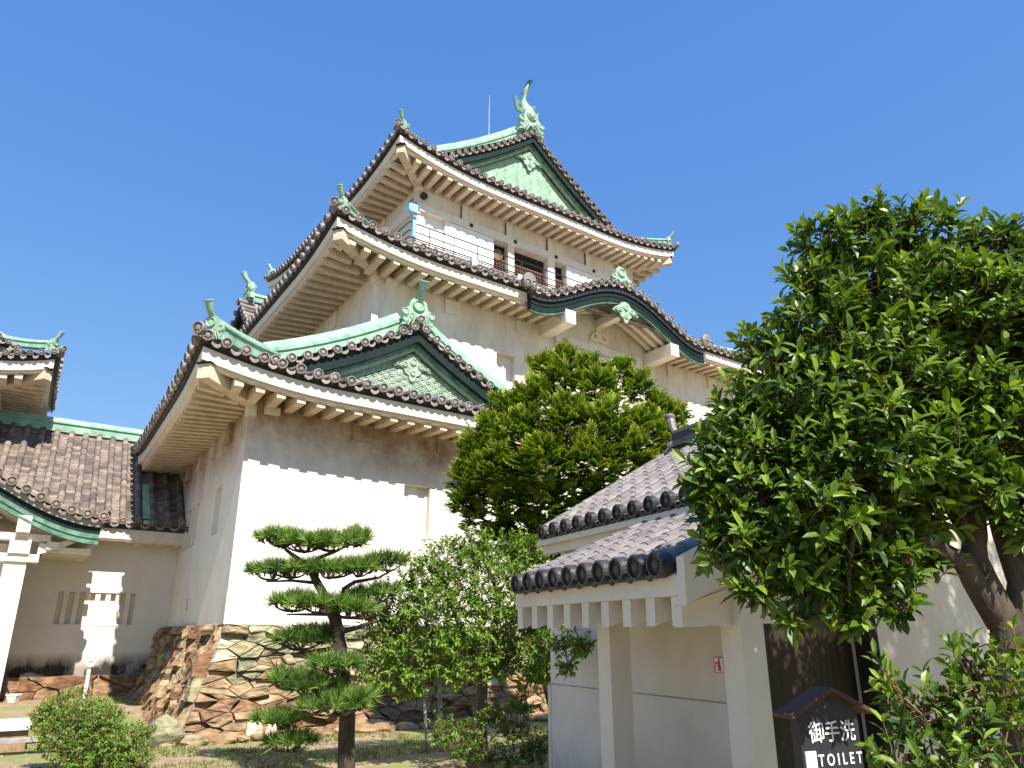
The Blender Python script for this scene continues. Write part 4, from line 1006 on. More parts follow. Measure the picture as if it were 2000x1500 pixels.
# ------------------------------------------------------------ turret at the left edge
tu = thing('corner_turret', 'turret with upturned tiled eave and green ridges above the corridor roof at left edge', 'turret', FCOR(-8, 9, 0))
TU = Roof(FCOR, -12.4, -3.55, 7.3, 13.5, 8.62, .42, .03, .42, 2.4, .265, .072)
rm = MB(); TU.slope(rm, 'f', lambda x: max(0, min(x - TU.u0, TU.u1 - x, 1.6)), step=.4)
TU.slope(rm, 'r', lambda x: (lambda d: max(0, d) if d < 1.3 else 4.4)(min(x - TU.v0, TU.v1 - x)), step=.5)
upper(TU, rm, 'r', TU.v0 + .95, TU.v0 + 1.5, .9, 4.4); upper(TU, rm, 'l', TU.v0 + .95, TU.v0 + 1.5, .9, 4.4)
tr = rm.build('roof', m_tile, tu, recalc=False)
et = TU.eave(tu, 'f', 1.25, spacing=.34); TU.eave(tu, 'r', 1.25, spacing=.34, matl=m_trim)
TU.corner(tu, 1, -1, 1.25, 1.25, 8.1, parent=et)
ridge(tu, hip_path(TU, 1, .3, 1.45, .05), .22, .24, parent=tr)
ridge(tu, kuda_path(TU, 1, TU.v0 + 1.42, 1.35, 4.2, .06), .24, .26, parent=tr)
verge(tu, TU, TU.v0 + .95, 1.0, 4.42)
ornament(tu, TU.F(TU.u1 - .2, TU.v0 + .2, TU.ze + TU.lift + .13), TU.F.U - TU.F.V, .42)
mb = MB(); end_disc(mb, TU.F(TU.u1 + .02, TU.v0 - .02, TU.ze + TU.lift + .04), TU.F.U - TU.F.V, .095); mb.build('corner_tile', m_tile, tr)
mb = MB(); mb.box(FCOR, -11.2, -4.8, 8.55, 12.3, 4.4, 8.2); mb.build('wall', m_plaster, tu)

# ------------------------------------------------------------ toilet building on the right
r_ = FW + V3((1276 - 1000) / F_PX, 0, 0) - (1098 - 750) / F_PX * UP
TO = V3(0, 0, 0) + r_ * (5.4 / r_.y); TO.z = 0
FT = Frame(TO, -26, 64)        # first = along the eave away from us, second = inwards
tb = thing('toilet_building', 'cream toilet building with white posts and two grey tiled lean-to roofs at right', 'building', FT(1.5, 1.5, 0))
def lean_roof(a0, a1, b0, b1, z0, z1, pit, r, parent, step=.2, curve=.0):
    rm = MB(); n = int((a1 - a0) / pit); ln = b1 - b0
    zf = lambda d: z0 + (z1 - z0) * (d / ln) * (1 - curve + curve * d / ln)
    pt = lambda a, d, dz=0: FT(a, b0 + d, zf(d) + dz)
    k = max(2, int(ln / step))
    for i in range(n + 1):
        a = a0 + i * pit
        half_tube(rm, [pt(a, ln * j / k) for j in range(k + 1)], FT.U, r, 8)
        rm.tint = .5
    for i in range(n):
        x, y = a0 + i * pit, a0 + (i + 1) * pit; xm = (x + y) / 2; prev = None
        for j in range(k):
            rm.tint = R(.05, .95); d0, d1 = ln * j / k, ln * (j + 1) / k
            i0 = [rm.vert(pt(q, d0, z)) for q, z in ((x, -.02), (xm, -.045), (y, -.02))]; i1 = [rm.vert(pt(q, d1, z - .02)) for q, z in ((x, -.03), (xm, -.055), (y, -.03))]
            rm.face(i0[0], i0[1], i1[1], i1[0]); rm.face(i0[1], i0[2], i1[2], i1[1])
            if prev: rm.face(prev[0], prev[1], i0[1], i0[0]); rm.face(prev[1], prev[2], i0[2], i0[1])
            prev = i1
    ro = rm.build('roof', m_tile_new, parent, recalc=False)
    ed = MB()
    for i in range(n + 1):
        end_disc(ed, pt(a0 + i * pit, -.015), -FT.V - V3(0, 0, .1), r * 1.12, 20)
        if i < n: drop_tile(ed, pt(a0 + (i + .5) * pit, -.01, -.02), FT.U, V3(0, 0, 1), -FT.V, pit / 2 - r * .85, .045)
    ed.build('end_tiles', m_tiledark, ro)
    return ro, pt, zf
ro1, pt1, zf1 = lean_roof(-.06, 2.22, .0, 1.95, 2.185, 2.98, .244, .085, tb)
mb = MB()       # white barge and fascia of the lower roof
mb.box(FT, -.22, 2.30, .05, .13, 1.965, 2.10); fas = mb.build('fascia', m_ptoilet, ro1)
for i in range(9):
    a = -.20 + i * .298; mb = MB(); mb.hexa([FT(a, .06, 1.77), FT(a + .105, .06, 1.77), FT(a + .105, 1.2, 2.16), FT(a, 1.2, 2.16)], [FT(a, .06, 1.963), FT(a + .105, .06, 1.963), FT(a + .105, 1.2, 2.36), FT(a, 1.2, 2.36)]); mb.build('rafter', m_ptoilet, ro1)
mb = MB(); mb.hexa([FT(-.24, .06, 2.08), FT(2.3, .06, 2.08), FT(2.3, 1.9, 2.80), FT(-.24, 1.9, 2.80)], [FT(-.24, .06, 2.11), FT(2.3, .06, 2.11), FT(2.3, 1.9, 2.84), FT(-.24, 1.9, 2.84)]); mb.build('soffit', m_ptoilet, ro1)
mb = MB(); mb.hexa([FT(-.30, .03, 1.90), FT(-.22, .03, 1.90), FT(-.22, 1.95, 2.72), FT(-.30, 1.95, 2.72)], [FT(-.30, .03, 2.22), FT(-.22, .03, 2.22), FT(-.22, 1.95, 3.06), FT(-.30, 1.95, 3.06)]); mb.build('barge_end', m_ptoilet, ro1)
mb = MB(); mb.hexa([FT(-.215, .05, 1.76), FT(-.13, .05, 1.76), FT(-.13, 1.1, 1.80), FT(-.215, 1.1, 1.80)], [FT(-.215, .05, 1.90), FT(-.13, .05, 1.90), FT(-.13, 1.1, 2.2), FT(-.215, 1.1, 2.2)]); mb.build('end_plate', m_ptoilet, ro1)
mb = MB(); mb.sweep([FT(-.3, 1.90, 2.98), FT(1.95, 1.90, 2.98)], [(-.10, 0), (.10, 0), (.08, .07), (.11, .08), (.09, .13), (-.09, .13), (-.11, .08), (-.08, .07)]); mb.build('ridge', m_tiledark, ro1)
ro2, pt2, zf2 = lean_roof(-.7, 4.5, 1.5, 3.65, 3.03, 4.28, .30, .088, tb)
mb = MB(); mb.box(FT, -.7, 4.55, 1.57, 1.65, 2.74, 2.93); mb.build('fascia', m_ptoilet, ro2)
for i in range(12):
    a = -.5 + i * .42; mb = MB(); mb.hexa([FT(a, 1.66, 2.62), FT(a + .12, 1.66, 2.62), FT(a + .12, 2.05, 2.85), FT(a, 2.05, 2.85)], [FT(a, 1.66, 2.78), FT(a + .12, 1.66, 2.78), FT(a + .12, 2.05, 3.0), FT(a, 2.05, 3.0)]); mb.build('rafter', m_ptoilet, ro2)
mb = MB(); mb.sweep([FT(-.7, 3.7, 4.22), FT(4.2, 3.7, 4.22)], [(-.16, 0), (.16, 0), (.13, .12), (.17, .13), (.12, .25), (.12, .34), (.08, .40), (-.08, .40), (-.12, .34), (-.12, .25), (-.17, .13), (-.13, .12)]); rg = mb.build('ridge', m_tiledark, ro2)
mb = MB(); c = FT(4.2, 3.7, 4.35); mb.lathe(c, FT.U, [(.17, -.02), (.17, .06), (.12, .09), (.05, .1)], 12); mb.tube([c + V3(0, 0, .2), c + FT.U * .10 + V3(0, 0, .34), c + FT.U * .16 + V3(0, 0, .52)], [.05, .055, .075], 8); mb.lathe(c + FT.U * .16 + V3(0, 0, .53), V3(0, 0, 1), [(.085, -.01), (.09, .02), (.06, .05), (.0, .055)], 10); mb.build('ridge_ornament', m_tile_new, rg, smooth=True, angle=40)
mb = MB(); mb.hexa([FT(-.72, 1.5, 2.85), FT(4.6, 1.5, 2.85), FT(4.6, 3.7, 4.15), FT(-.72, 3.7, 4.15)], [FT(-.72, 1.5, 2.92), FT(4.6, 1.5, 2.92), FT(4.6, 3.7, 4.24), FT(-.72, 3.7, 4.24)]); mb.build('roof_deck', m_ptoilet, ro2)
mb = MB(); mb.hexa([FT(-.72, 3.7, 4.15), FT(4.6, 3.7, 4.15), FT(4.6, 6.0, 2.85), FT(-.72, 6.0, 2.85)], [FT(-.72, 3.7, 4.26), FT(4.6, 3.7, 4.26), FT(4.6, 6.0, 2.96), FT(-.72, 6.0, 2.96)]); mb.build('back_slope', m_tile_new, ro2)
mb = MB(); mb.box(FT, .35, 3.72, 1.2, 1.32, -.2, 2.2); mb.box(FT, .3, 4.3, 1.95, 2.05, 2.0, 3.0); wl = mb.build('wall', m_ptoilet, tb)
mb = MB(); mb.box(FT, .35, 3.72, 1.194, 1.2, 1.18, 1.19); mb.build('wall_joint', m_stake, wl)
mb = MB(); mb.box(FT, 3.715, 3.78, 1.19, 1.33, -.2, 1.17); mb.build('corner_guard', m_ptoilet, wl)
mb = MB(); mb.lathe(FT(.62, 1.19, .62), -FT.V, [(.11, 0), (.11, .05), (.09, .09), (.03, .1)], 12); mb.build('vent_cap', m_black, wl)
for a in (1.37, -.27):
    mb = MB(); mb.box(FT, a, a + .2, .5, .71, -.3, 2.0); po_ = mb.build('post', m_ptoilet, tb)
    mb = MB(); mb.box(FT, a - .004, a + .004, .495, .53, -.3, 1.9); mb.build('post_bead', m_ptoilet, po_)
mb = MB(); mb.box(FT, .20, .34, 1.12, 2.1, -.3, 2.6); mb.build('brown_wall', m_brownwall, tb)
mb = MB(); mb.box(FT, .10, .24, 2.1, 7.5, -.3, 3.0); mb.prism([FT(.10, 1.9, 3.0), FT(.10, 5.7, 3.0), FT(.10, 3.7, 4.15)], FT.U * .12); mb.build('end_wall', m_ptoilet, tb)
mb = MB(); mb.box(FT, -.05, .10, 2.02, 2.12, -.3, 2.7); mb.build('door_frame', m_dark, tb)
# baby-changing pictogram on the wall
pc = FT(.78, 1.185, 1.47)
pic = thing('pictogram_sign', 'small white sign with red baby changing figure on the wall beside the right post', 'sign', (pc.x, pc.y, 0))
mb = MB(); mb.box(FT, .715, .835, 1.18, 1.192, 1.415, 1.535); mb.build('plate', m_white, pic)
mb = MB()
for q in ((.715, .719, 1.415, 1.535), (.831, .835, 1.415, 1.535), (.719, .831, 1.415, 1.419), (.719, .831, 1.531, 1.535)): mb.box(FT, q[0], q[1], 1.177, 1.1795, q[2], q[3])
def pf(x, y): return FT(.785 - x * .55, 1.1775, 1.477 + y * .55)
def prect(x0, x1, y0, y1): mb.hexa([pf(x0, y0), pf(x1, y0), pf(x1, y0) + FT.V * .002, pf(x0, y0) + FT.V * .002], [pf(x0, y1), pf(x1, y1), pf(x1, y1) + FT.V * .002, pf(x0, y1) + FT.V * .002])
mb.lathe(pf(.03, .075), -FT.V, [(.010, 0), (.010, .002)], 12)
mb.prism([pf(.015, .055), pf(.05, .05), pf(.06, -.09), pf(.04, -.09), pf(.03, -.02), pf(.02, -.09), pf(.002, -.09)], -FT.V * .002)
mb.lathe(pf(-.045, .035), -FT.V, [(.008, 0), (.008, .002)], 10)
mb.prism([pf(.02, .045), pf(-.03, .0), pf(-.04, .01), pf(-.02, .03), pf(.015, .055)], -FT.V * .002)
prect(-.07, .0, -.02, -.008); prect(-.065, -.055, -.09, -.02)
mb.build('figure', m_red, pic)

# ------------------------------------------------------------ the TOILET sign
FS = Frame(V3(1.62, 4.15, 0), 66, -24)       # faces back towards the path
ts = thing('toilet_sign', 'dark house-shaped board lettered TOILET in white under a small red brown roof', 'sign', FS(0, 0, 0))
mb = MB(); mb.prism([FS(a, 0, z) for a, z in ((-.20, 1.03), (.20, 1.03), (.20, 1.33), (0, 1.415), (-.20, 1.33))], FS.V * .03); bd = mb.build('board', m_sign, ts)
for sg in (-1, 1):
    mb = MB(); mb.hexa([FS(0, -.05, 1.435), FS(sg * .28, -.05, 1.315), FS(sg * .28, .08, 1.315), FS(0, .08, 1.435)], [FS(0, -.05, 1.455), FS(sg * .285, -.05, 1.335), FS(sg * .285, .08, 1.335), FS(0, .08, 1.455)]); mb.build('sign_roof', m_signroof, ts)
for x in (-.17, .17):
    mb = MB(); mb.box(FS, x - .02, x + .02, .031, .07, -.1, 1.32); mb.build('sign_post', m_sign, ts)
def lettering(s, size, u, z, off=0, sx=1):
    cu = bpy.data.curves.new('lettering', 'FONT'); cu.body = s; cu.size = size; cu.extrude = .001; cu.offset = off; cu.align_x = 'CENTER'
    o = bpy.data.objects.new('lettering', cu); COL.objects.link(o); bpy.context.view_layer.update()
    me = bpy.data.meshes.new_from_object(o.evaluated_get(bpy.context.evaluated_depsgraph_get())); bpy.data.objects.remove(o)
    M = Matrix((FS.U * sx, V3(0, 0, 1), -FS.V)).transposed().to_4x4(); M.translation = FS(u, -.004, z) - rootloc(ts); me.transform(M)
    me.materials.clear(); me.materials.append(m_white); q = bpy.data.objects.new('lettering', me); COL.objects.link(q); q.parent = bd
for k, ch in enumerate('御手洗'): lettering(ch, .105, -.095 + k * .105, 1.205, .0009)
lettering('T O I L E T', .074, .045, 1.09, .0012, .86)
mb = MB(); mb.box(FS, -.185, -.115, -.006, 0, 1.07, 1.16); mb.build('blank_label', m_white, bd)

# ------------------------------------------------------------ small things
fl = FTOP(5.25, 3.35, 0); fb_ = thing('floodlight', 'light blue floodlight box at the corner of the top balcony', 'floodlight', (fl.x, fl.y, 0))
mb = MB(); mb.box(FTOP, 5.10, 5.36, 3.2, 3.4, 14.45, 14.68); hs = mb.build('housing', m_bluebox, fb_)
mb = MB(); mb.box(FTOP, 5.02, 5.07, 3.15, 3.4, 14.36, 14.62); mb.box(FTOP, 5.02, 5.42, 3.15, 3.18, 14.36, 14.43); mb.box(FTOP, 5.26, 5.38, 3.3, 3.40, 13.6, 14.35); mb.build('mount', m_bluebox, fb_)
mb = MB(); mb.lathe(FTOP(5.16, 3.3, 14.76), -FTOP.V, [(.06, -.1), (.07, 0), (.05, .02)], 10); mb.lathe(FTOP(5.31, 3.3, 14.76), -FTOP.V, [(.06, -.1), (.07, 0), (.05, .02)], 10); mb.tube([FTOP(5.22, 3.35, 14.68), FTOP(5.22, 3.35, 14.95)], .03, 6); mb.build('lamp', m_black, hs)
cc = FTOP(5.95, 4.0, 0); mb = MB(); mb.lathe(FTOP(5.98, 4.0, 15.68), -FTOP.V - FTOP.U * .5 + V3(0, 0, -.4), [(.1, -.15), (.13, 0), (.10, .04), (.05, .02)], 12); tag(mb.build('speaker', m_black, None), 'small round black fitting under the top eave corner', 'camera')
for (px, py, y, lb) in ((836, 1400, 12.9, 'slim grey stake leaning among the leaves nearer the pine'), (866, 1410, 12.9, 'thicker grey stake right beside the shrub trunk')):
    p = pix(px, py, y); mb = MB(); mb.tube([V3(p.x, p.y, -.02), V3(p.x - .12, p.y + .05, 1.25)], [.04, .035] if px > 850 else [.025, .02], 7); tag(mb.build('stake', m_stake, None), lb, 'stake')
# ------------------------------------------------------------ plants
def rdir():
    while True:
        v = V3(R(-1, 1), R(-1, 1), R(-1, 1))
        if .01 < v.length < 1: return v.normalized()
def leaf(mb, p, d, n, L, W, curl=.25, fold=.12, six=True):
    d = d.normalized(); s = d.cross(n)
    if s.length < .05: s = d.cross(V3(1, .2, 0))
    s.normalize(); n = s.cross(d)
    f = lambda t, x, k: p + d * (L * t) + s * (x * W) + n * (fold * W * k - curl * L * t * t)
    a = mb.vert(p)
    if six:
        l1, m1, r1 = mb.vert(f(.34, -.42, 1)), mb.vert(f(.34, 0, 0)), mb.vert(f(.34, .42, 1))
        l2, m2, r2 = mb.vert(f(.70, -.46, 1)), mb.vert(f(.70, 0, 0)), mb.vert(f(.70, .46, 1)); t = mb.vert(f(1, 0, 0))
        mb.face(a, m1, l1); mb.face(a, r1, m1); mb.face(l1, m1, m2, l2); mb.face(m1, r1, r2, m2); mb.face(l2, m2, t); mb.face(m2, r2, t)
    else:
        l, m_, r, t = mb.vert(f(.45, -.5, 1)), mb.vert(f(.45, 0, 0)), mb.vert(f(.45, .5, 1)), mb.vert(f(1, 0, 0))
        mb.face(a, m_, l); mb.face(a, r, m_); mb.face(l, m_, t); mb.face(m_, r, t)
def bez(a, b, c, n=6): return [a * ((1 - t) ** 2) + b * (2 * t * (1 - t)) + c * (t * t) for t in [j / n for j in range(n + 1)]]
def leafy(t, clumps, dens, L, W, per, twig, lm, bm, hub, six=True, br=.03, up=.35, tw_r=.005, tint0=.25, nbr=5, wild=.15):
    """foliage on twig tips spread through clumps; branches grow from the hub points to every clump"""
    lv = MB(); tw = MB(); bb = MB()
    for c, r in clumps:
        h = min(hub, key=lambda q: (q - c).length)
        mid = h.lerp(c, .5) + V3(R(-.1, .1), R(-.1, .1), .12 * (c - h).length)
        bb.tube(bez(h, mid, c, 6), [br * (1 - .1 * j) for j in range(7)], 6)
        n = int(dens * r * r); tips = []
        for k in range(n):
            o = rdir(); rr = r * (1 - .55 * random.random() ** 1.6) * (1 + (R(0, wild) if random.random() < .25 else 0))
            p = c + V3(o.x * rr, o.y * rr, o.z * rr * .92)
            d = (o * .8 + V3(R(-.4, .4), R(-.4, .4), up + R(-.2, .3))).normalized(); tips.append((p, d, rr / r))
        for k, (p, d, q) in enumerate(tips):
            b = p - d * twig
            tw.tube([b, b + d * twig * .5 + rdir() * twig * .06, p], [tw_r, tw_r * .8, tw_r * .5], 4, False)
            if k % max(1, n // (nbr + 2)) == 0: tw.tube(bez(c + (p - c) * .05, (c + p) / 2 + V3(0, 0, -.05 * r), b, 4), [br * .35, br * .3, br * .25, tw_r * 1.3, tw_r], 5, False)
            s = d.cross(V3(0, 0, 1)); s = s.normalized() if s.length > .05 else V3(1, 0, 0); w_ = s.cross(d); ph = R(0, pi)
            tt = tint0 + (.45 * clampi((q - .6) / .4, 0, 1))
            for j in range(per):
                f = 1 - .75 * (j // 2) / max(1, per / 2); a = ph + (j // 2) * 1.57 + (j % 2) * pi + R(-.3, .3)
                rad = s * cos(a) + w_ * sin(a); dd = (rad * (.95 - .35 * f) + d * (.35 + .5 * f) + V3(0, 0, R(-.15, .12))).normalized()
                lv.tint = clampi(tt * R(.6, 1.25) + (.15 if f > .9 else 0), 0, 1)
                leaf(lv, b + d * (twig * f), dd, d + V3(0, 0, .6), L * R(.5, 1.2), W * R(.7, 1.2), R(.05, .4), R(.1, .3), six)
    bo = bb.build('branch', bm, t, smooth=True); tw.build('twigs', m_twig, bo, recalc=False)
    return lv.build('crown', lm, t, recalc=False)
def trunkmb(t, paths, bm, name='trunk'):
    mb = MB()
    for pth, rr in paths:
        P_ = []
        for a, b in zip(pth, pth[1:]): P_ += [a.lerp(b, k / 3) for k in range(3)]
        P_.append(pth[-1]); n = len(P_)
        P_ = [p + V3(R(-.008, .008), R(-.008, .008), 0) * (0 if k in (0, n - 1) else 1) for k, p in enumerate(P_)]
        mb.tube(P_, [rr[0] + (rr[1] - rr[0]) * k / (n - 1) for k in range(n)], 10)
    return mb.build(name, bm, t, smooth=True)

# --- big glossy broadleaf tree at the right
random.seed(21)
Y = 3.9
bt = thing('broadleaf_tree', 'large dark glossy broadleaf tree with forked trunk filling the right side', 'tree', (2.62, Y, 0))
tp = lambda px, py, y=Y: pix(px, py, y)
base = V3(2.60, Y, -.1)
trunkmb(bt, [([base, tp(1985, 1400), tp(1965, 1230), tp(1900, 1090), tp(1905, 960), tp(1890, 800)], (.10, .04)),
             ([tp(1985, 1290), tp(1990, 1140), tp(1940, 990), tp(1985, 800)], (.075, .03)),
             ([tp(1955, 1220), tp(1880, 1100, 3.85), tp(1800, 1050, 3.8), tp(1690, 980, 3.7)], (.065, .03)),
             ([tp(1905, 1060), tp(1850, 970), tp(1780, 850)], (.05, .03)), ([tp(1905, 960), tp(1960, 800), tp(1990, 620)], (.045, .02)), ([tp(1890, 850), tp(1800, 700), tp(1740, 560)], (.045, .02))], m_bark)
hubs = [tp(1890, 800), tp(1985, 800), tp(1690, 980, 3.7), tp(1780, 850), tp(1740, 600), tp(1980, 640), tp(1800, 700), tp(1600, 900, 3.7)]
CL = [(1735, 455, 4.1, .28), (1620, 480, 4.1, .24), (1660, 560, 4.0, .34), (1840, 500, 4.2, .36), (1960, 520, 4.1, .34), (1770, 600, 4.0, .42), (1900, 640, 4.0, .45), (1990, 720, 4.0, .40), (1600, 660, 3.9, .34), (1580, 560, 4.0, .18),
      (1510, 690, 3.9, .22), (1690, 740, 3.9, .42), (1830, 760, 4.0, .42), (1560, 800, 3.8, .34), (1475, 790, 3.8, .20), (1450, 860, 3.8, .22), (1400, 900, 3.75, .18), (1390, 950, 3.7, .14), (1470, 950, 3.75, .26), (1670, 870, 3.7, .36), (1570, 920, 3.7, .30), (1770, 900, 3.85, .36), (1890, 840, 3.9, .34), (1970, 860, 3.8, .28),
      (1590, 1000, 3.6, .24), (1650, 1060, 3.75, .26), (1520, 1060, 3.7, .22), (1440, 1060, 3.65, .15), (1395, 1080, 3.65, .10), (1720, 1010, 3.8, .24), (1470, 1150, 3.7, .12), (1590, 1140, 3.75, .18), (1690, 1130, 3.8, .17), (1400, 1010, 3.7, .13), (1740, 1090, 3.85, .16), (1800, 990, 3.85, .2), (1760, 1180, 3.8, .12), (1820, 1090, 3.9, .1), (1985, 960, 3.8, .16), (1660, 1200, 3.75, .1), (1560, 1200, 3.7, .1), (1860, 900, 3.75, .24), (1930, 950, 3.7, .16), (1995, 1010, 3.75, .16)]
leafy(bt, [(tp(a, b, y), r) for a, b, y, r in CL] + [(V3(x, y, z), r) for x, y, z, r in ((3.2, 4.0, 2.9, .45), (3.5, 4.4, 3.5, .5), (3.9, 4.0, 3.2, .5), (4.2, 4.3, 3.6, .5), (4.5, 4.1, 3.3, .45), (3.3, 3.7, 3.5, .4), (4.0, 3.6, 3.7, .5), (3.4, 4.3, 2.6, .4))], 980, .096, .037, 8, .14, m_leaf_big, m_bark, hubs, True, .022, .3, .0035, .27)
# --- an unseen tree added outside the right edge to shade the toilet's end wall
random.seed(77)
nb = thing('broadleaf_tree', 'unseen broadleaf tree added beyond the right edge to shade the toilet end wall', 'tree', (6.2, 2.4, 0))
nbp = [V3(6.2, 2.4, -.1), V3(6.1, 2.5, 2.5), V3(5.8, 2.7, 5.2), V3(5.6, 2.8, 6.6)]
trunkmb(nb, [(nbp, (.16, .05))], m_bark)
leafy(nb, [(V3(x, y, z), r) for x, y, z, r in ((5.0, 3.3, 6.2, .8), (5.6, 2.9, 7.0, .9), (6.2, 2.6, 6.4, .9), (5.3, 2.5, 7.6, .8), (6.4, 3.3, 6.9, .9), (5.8, 3.6, 6.0, .8), (6.9, 2.7, 5.9, .8), (4.7, 2.9, 6.9, .6), (6.0, 2.0, 7.6, .8))], 170, .13, .055, 8, .22, m_leaf_big, m_bark, [nbp[2]], False, .03, .3, .004, .25, nbr=2)
# --- lower shrub in the right corner
sb = thing('corner_shrub', 'leafy dark green shrub with upright orange twigs in the bottom right corner', 'shrub', (2.05, 3.3, 0))
b0 = V3(2.1, 3.3, .0); hubs = [b0 + V3(R(-.3, .3), R(-.2, .2), .5) for _ in range(8)]
trunkmb(sb, [([b0 + V3((h.x - b0.x) * .3, 0, -.1), h], (.02, .012)) for h in hubs], m_twig, 'stem')
CL = [(1735, 1310, 3.3, .10), (1765, 1400, 3.25, .10), (1810, 1380, 3.3, .14), (1880, 1290, 3.4, .15), (1960, 1330, 3.4, .20), (1890, 1400, 3.3, .20), (1800, 1480, 3.2, .18), (1960, 1460, 3.3, .22), (1770, 1490, 3.2, .11), (1990, 1270, 3.5, .1), (1880, 1530, 3.2, .25), (1840, 1340, 3.35, .1)]
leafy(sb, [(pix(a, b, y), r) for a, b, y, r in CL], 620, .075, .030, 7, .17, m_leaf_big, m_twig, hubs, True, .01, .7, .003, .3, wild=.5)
# --- light green shrub tree in the middle
random.seed(5)
Y = 11.6
mt = thing('garden_tree', 'light green small-leaved garden tree in the middle before the stone base', 'tree', (-.45, Y, 0))
tp = lambda px, py, y=Y: pix(px, py, y)
base = tp(940, 1485); base.z = -.05
trunkmb(mt, [([base, tp(938, 1400), tp(942, 1330)], (.10, .08)), ([tp(942, 1335), tp(925, 1290), tp(890, 1200), tp(860, 1120)], (.06, .025)), ([tp(942, 1335), tp(965, 1270), tp(975, 1160), tp(930, 1060)], (.06, .02)), ([tp(945, 1330), tp(1010, 1270), tp(1080, 1200)], (.05, .02)), ([tp(935, 1320), tp(860, 1290), tp(780, 1250)], (.045, .02))], m_barkg)
hubs = [tp(890, 1200), tp(975, 1160), tp(1060, 1210), tp(800, 1260), tp(930, 1090)]
CL = [(930, 1065, 11.6, .34), (880, 1090, 11.5, .40), (985, 1085, 11.7, .42), (1040, 1080, 11.7, .30), (830, 1130, 11.4, .45), (920, 1140, 11.3, .55), (1010, 1160, 11.4, .5), (790, 1180, 11.4, .45), (870, 1210, 11.2, .55), (960, 1230, 11.2, .50), (1050, 1200, 11.6, .45), (760, 1240, 11.3, .42), (820, 1280, 11.2, .45), (900, 1290, 11.1, .40), (980, 1280, 11.3, .35), (740, 1300, 11.2, .35), (800, 1330, 11.2, .30), (1100, 1230, 11.4, .28), (1140, 1260, 11.2, .18), (1060, 1270, 11.5, .25), (1020, 1370, 11.6, .2), (1040, 1310, 11.6, .22), (735, 1200, 11.4, .25), (1055, 1262, 9.7, .24), (1098, 1250, 8.5, .18), (1138, 1258, 8.1, .15), (1108, 1295, 8.2, .12), (1060, 1310, 9.8, .2)]
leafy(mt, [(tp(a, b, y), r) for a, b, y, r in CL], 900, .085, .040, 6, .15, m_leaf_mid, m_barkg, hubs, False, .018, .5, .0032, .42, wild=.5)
ub = thing('low_shrub', 'low dark shrub at the foot of the garden tree', 'shrub', (-.55, 11.0, 0))
CL = [(900, 1455, 11.0, .26), (860, 1430, 11.0, .2), (950, 1470, 10.9, .25), (1000, 1480, 10.9, .2), (920, 1430, 11.1, .2), (1000, 1410, 11.0, .26), (960, 1395, 11.2, .2), (1050, 1450, 11.0, .24), (870, 1400, 11.2, .16), (1040, 1480, 10.8, .2)]
h0 = pix(920, 1500, 11.0); h0.z = .02
leafy(ub, [(pix(a, b, y), r) for a, b, y, r in CL], 1200, .06, .03, 6, .10, m_leaf_bush, m_barkg, [h0], False, .014, .4, .004, .2)
# --- round clipped bushes at bottom left
def bush(nm, lb, CL, foot, seed, dens=1700):
    random.seed(seed); t = thing(nm, lb, 'bush', (foot.x, foot.y, 0)); hb = [foot + V3(R(-.1, .1), R(-.1, .1), .35) for _ in range(4)]
    trunkmb(t, [([foot, h], (.035, .02)) for h in hb], m_barkg, 'stem')
    leafy(t, [(pix(a, b, y), r) for a, b, y, r in CL], dens, .052, .026, 6, .09, m_leaf_bush, m_barkg, hb, False, .014, .5, .004, .42)
f1 = pix(195, 1500, 10.9); f1.z = 0
bush('garden_bush', 'large rounded bright green bush at bottom left', [(135, 1390, 11, .34), (100, 1400, 11, .28), (180, 1395, 10.9, .30), (150, 1430, 10.6, .42), (210, 1420, 10.8, .26), (110, 1440, 10.7, .28), (180, 1460, 10.5, .26), (225, 1395, 11, .16), (85, 1395, 11.1, .16), (150, 1475, 10.5, .22)], f1, 31)
f2 = pix(255, 1505, 10.8); f2.z = 0
bush('garden_bush', 'smaller round green bush beside the larger one, below the base corner', [(250, 1445, 10.8, .26), (225, 1465, 10.6, .24), (280, 1435, 10.9, .18), (265, 1480, 10.6, .25), (240, 1490, 10.6, .2)], f2, 32)

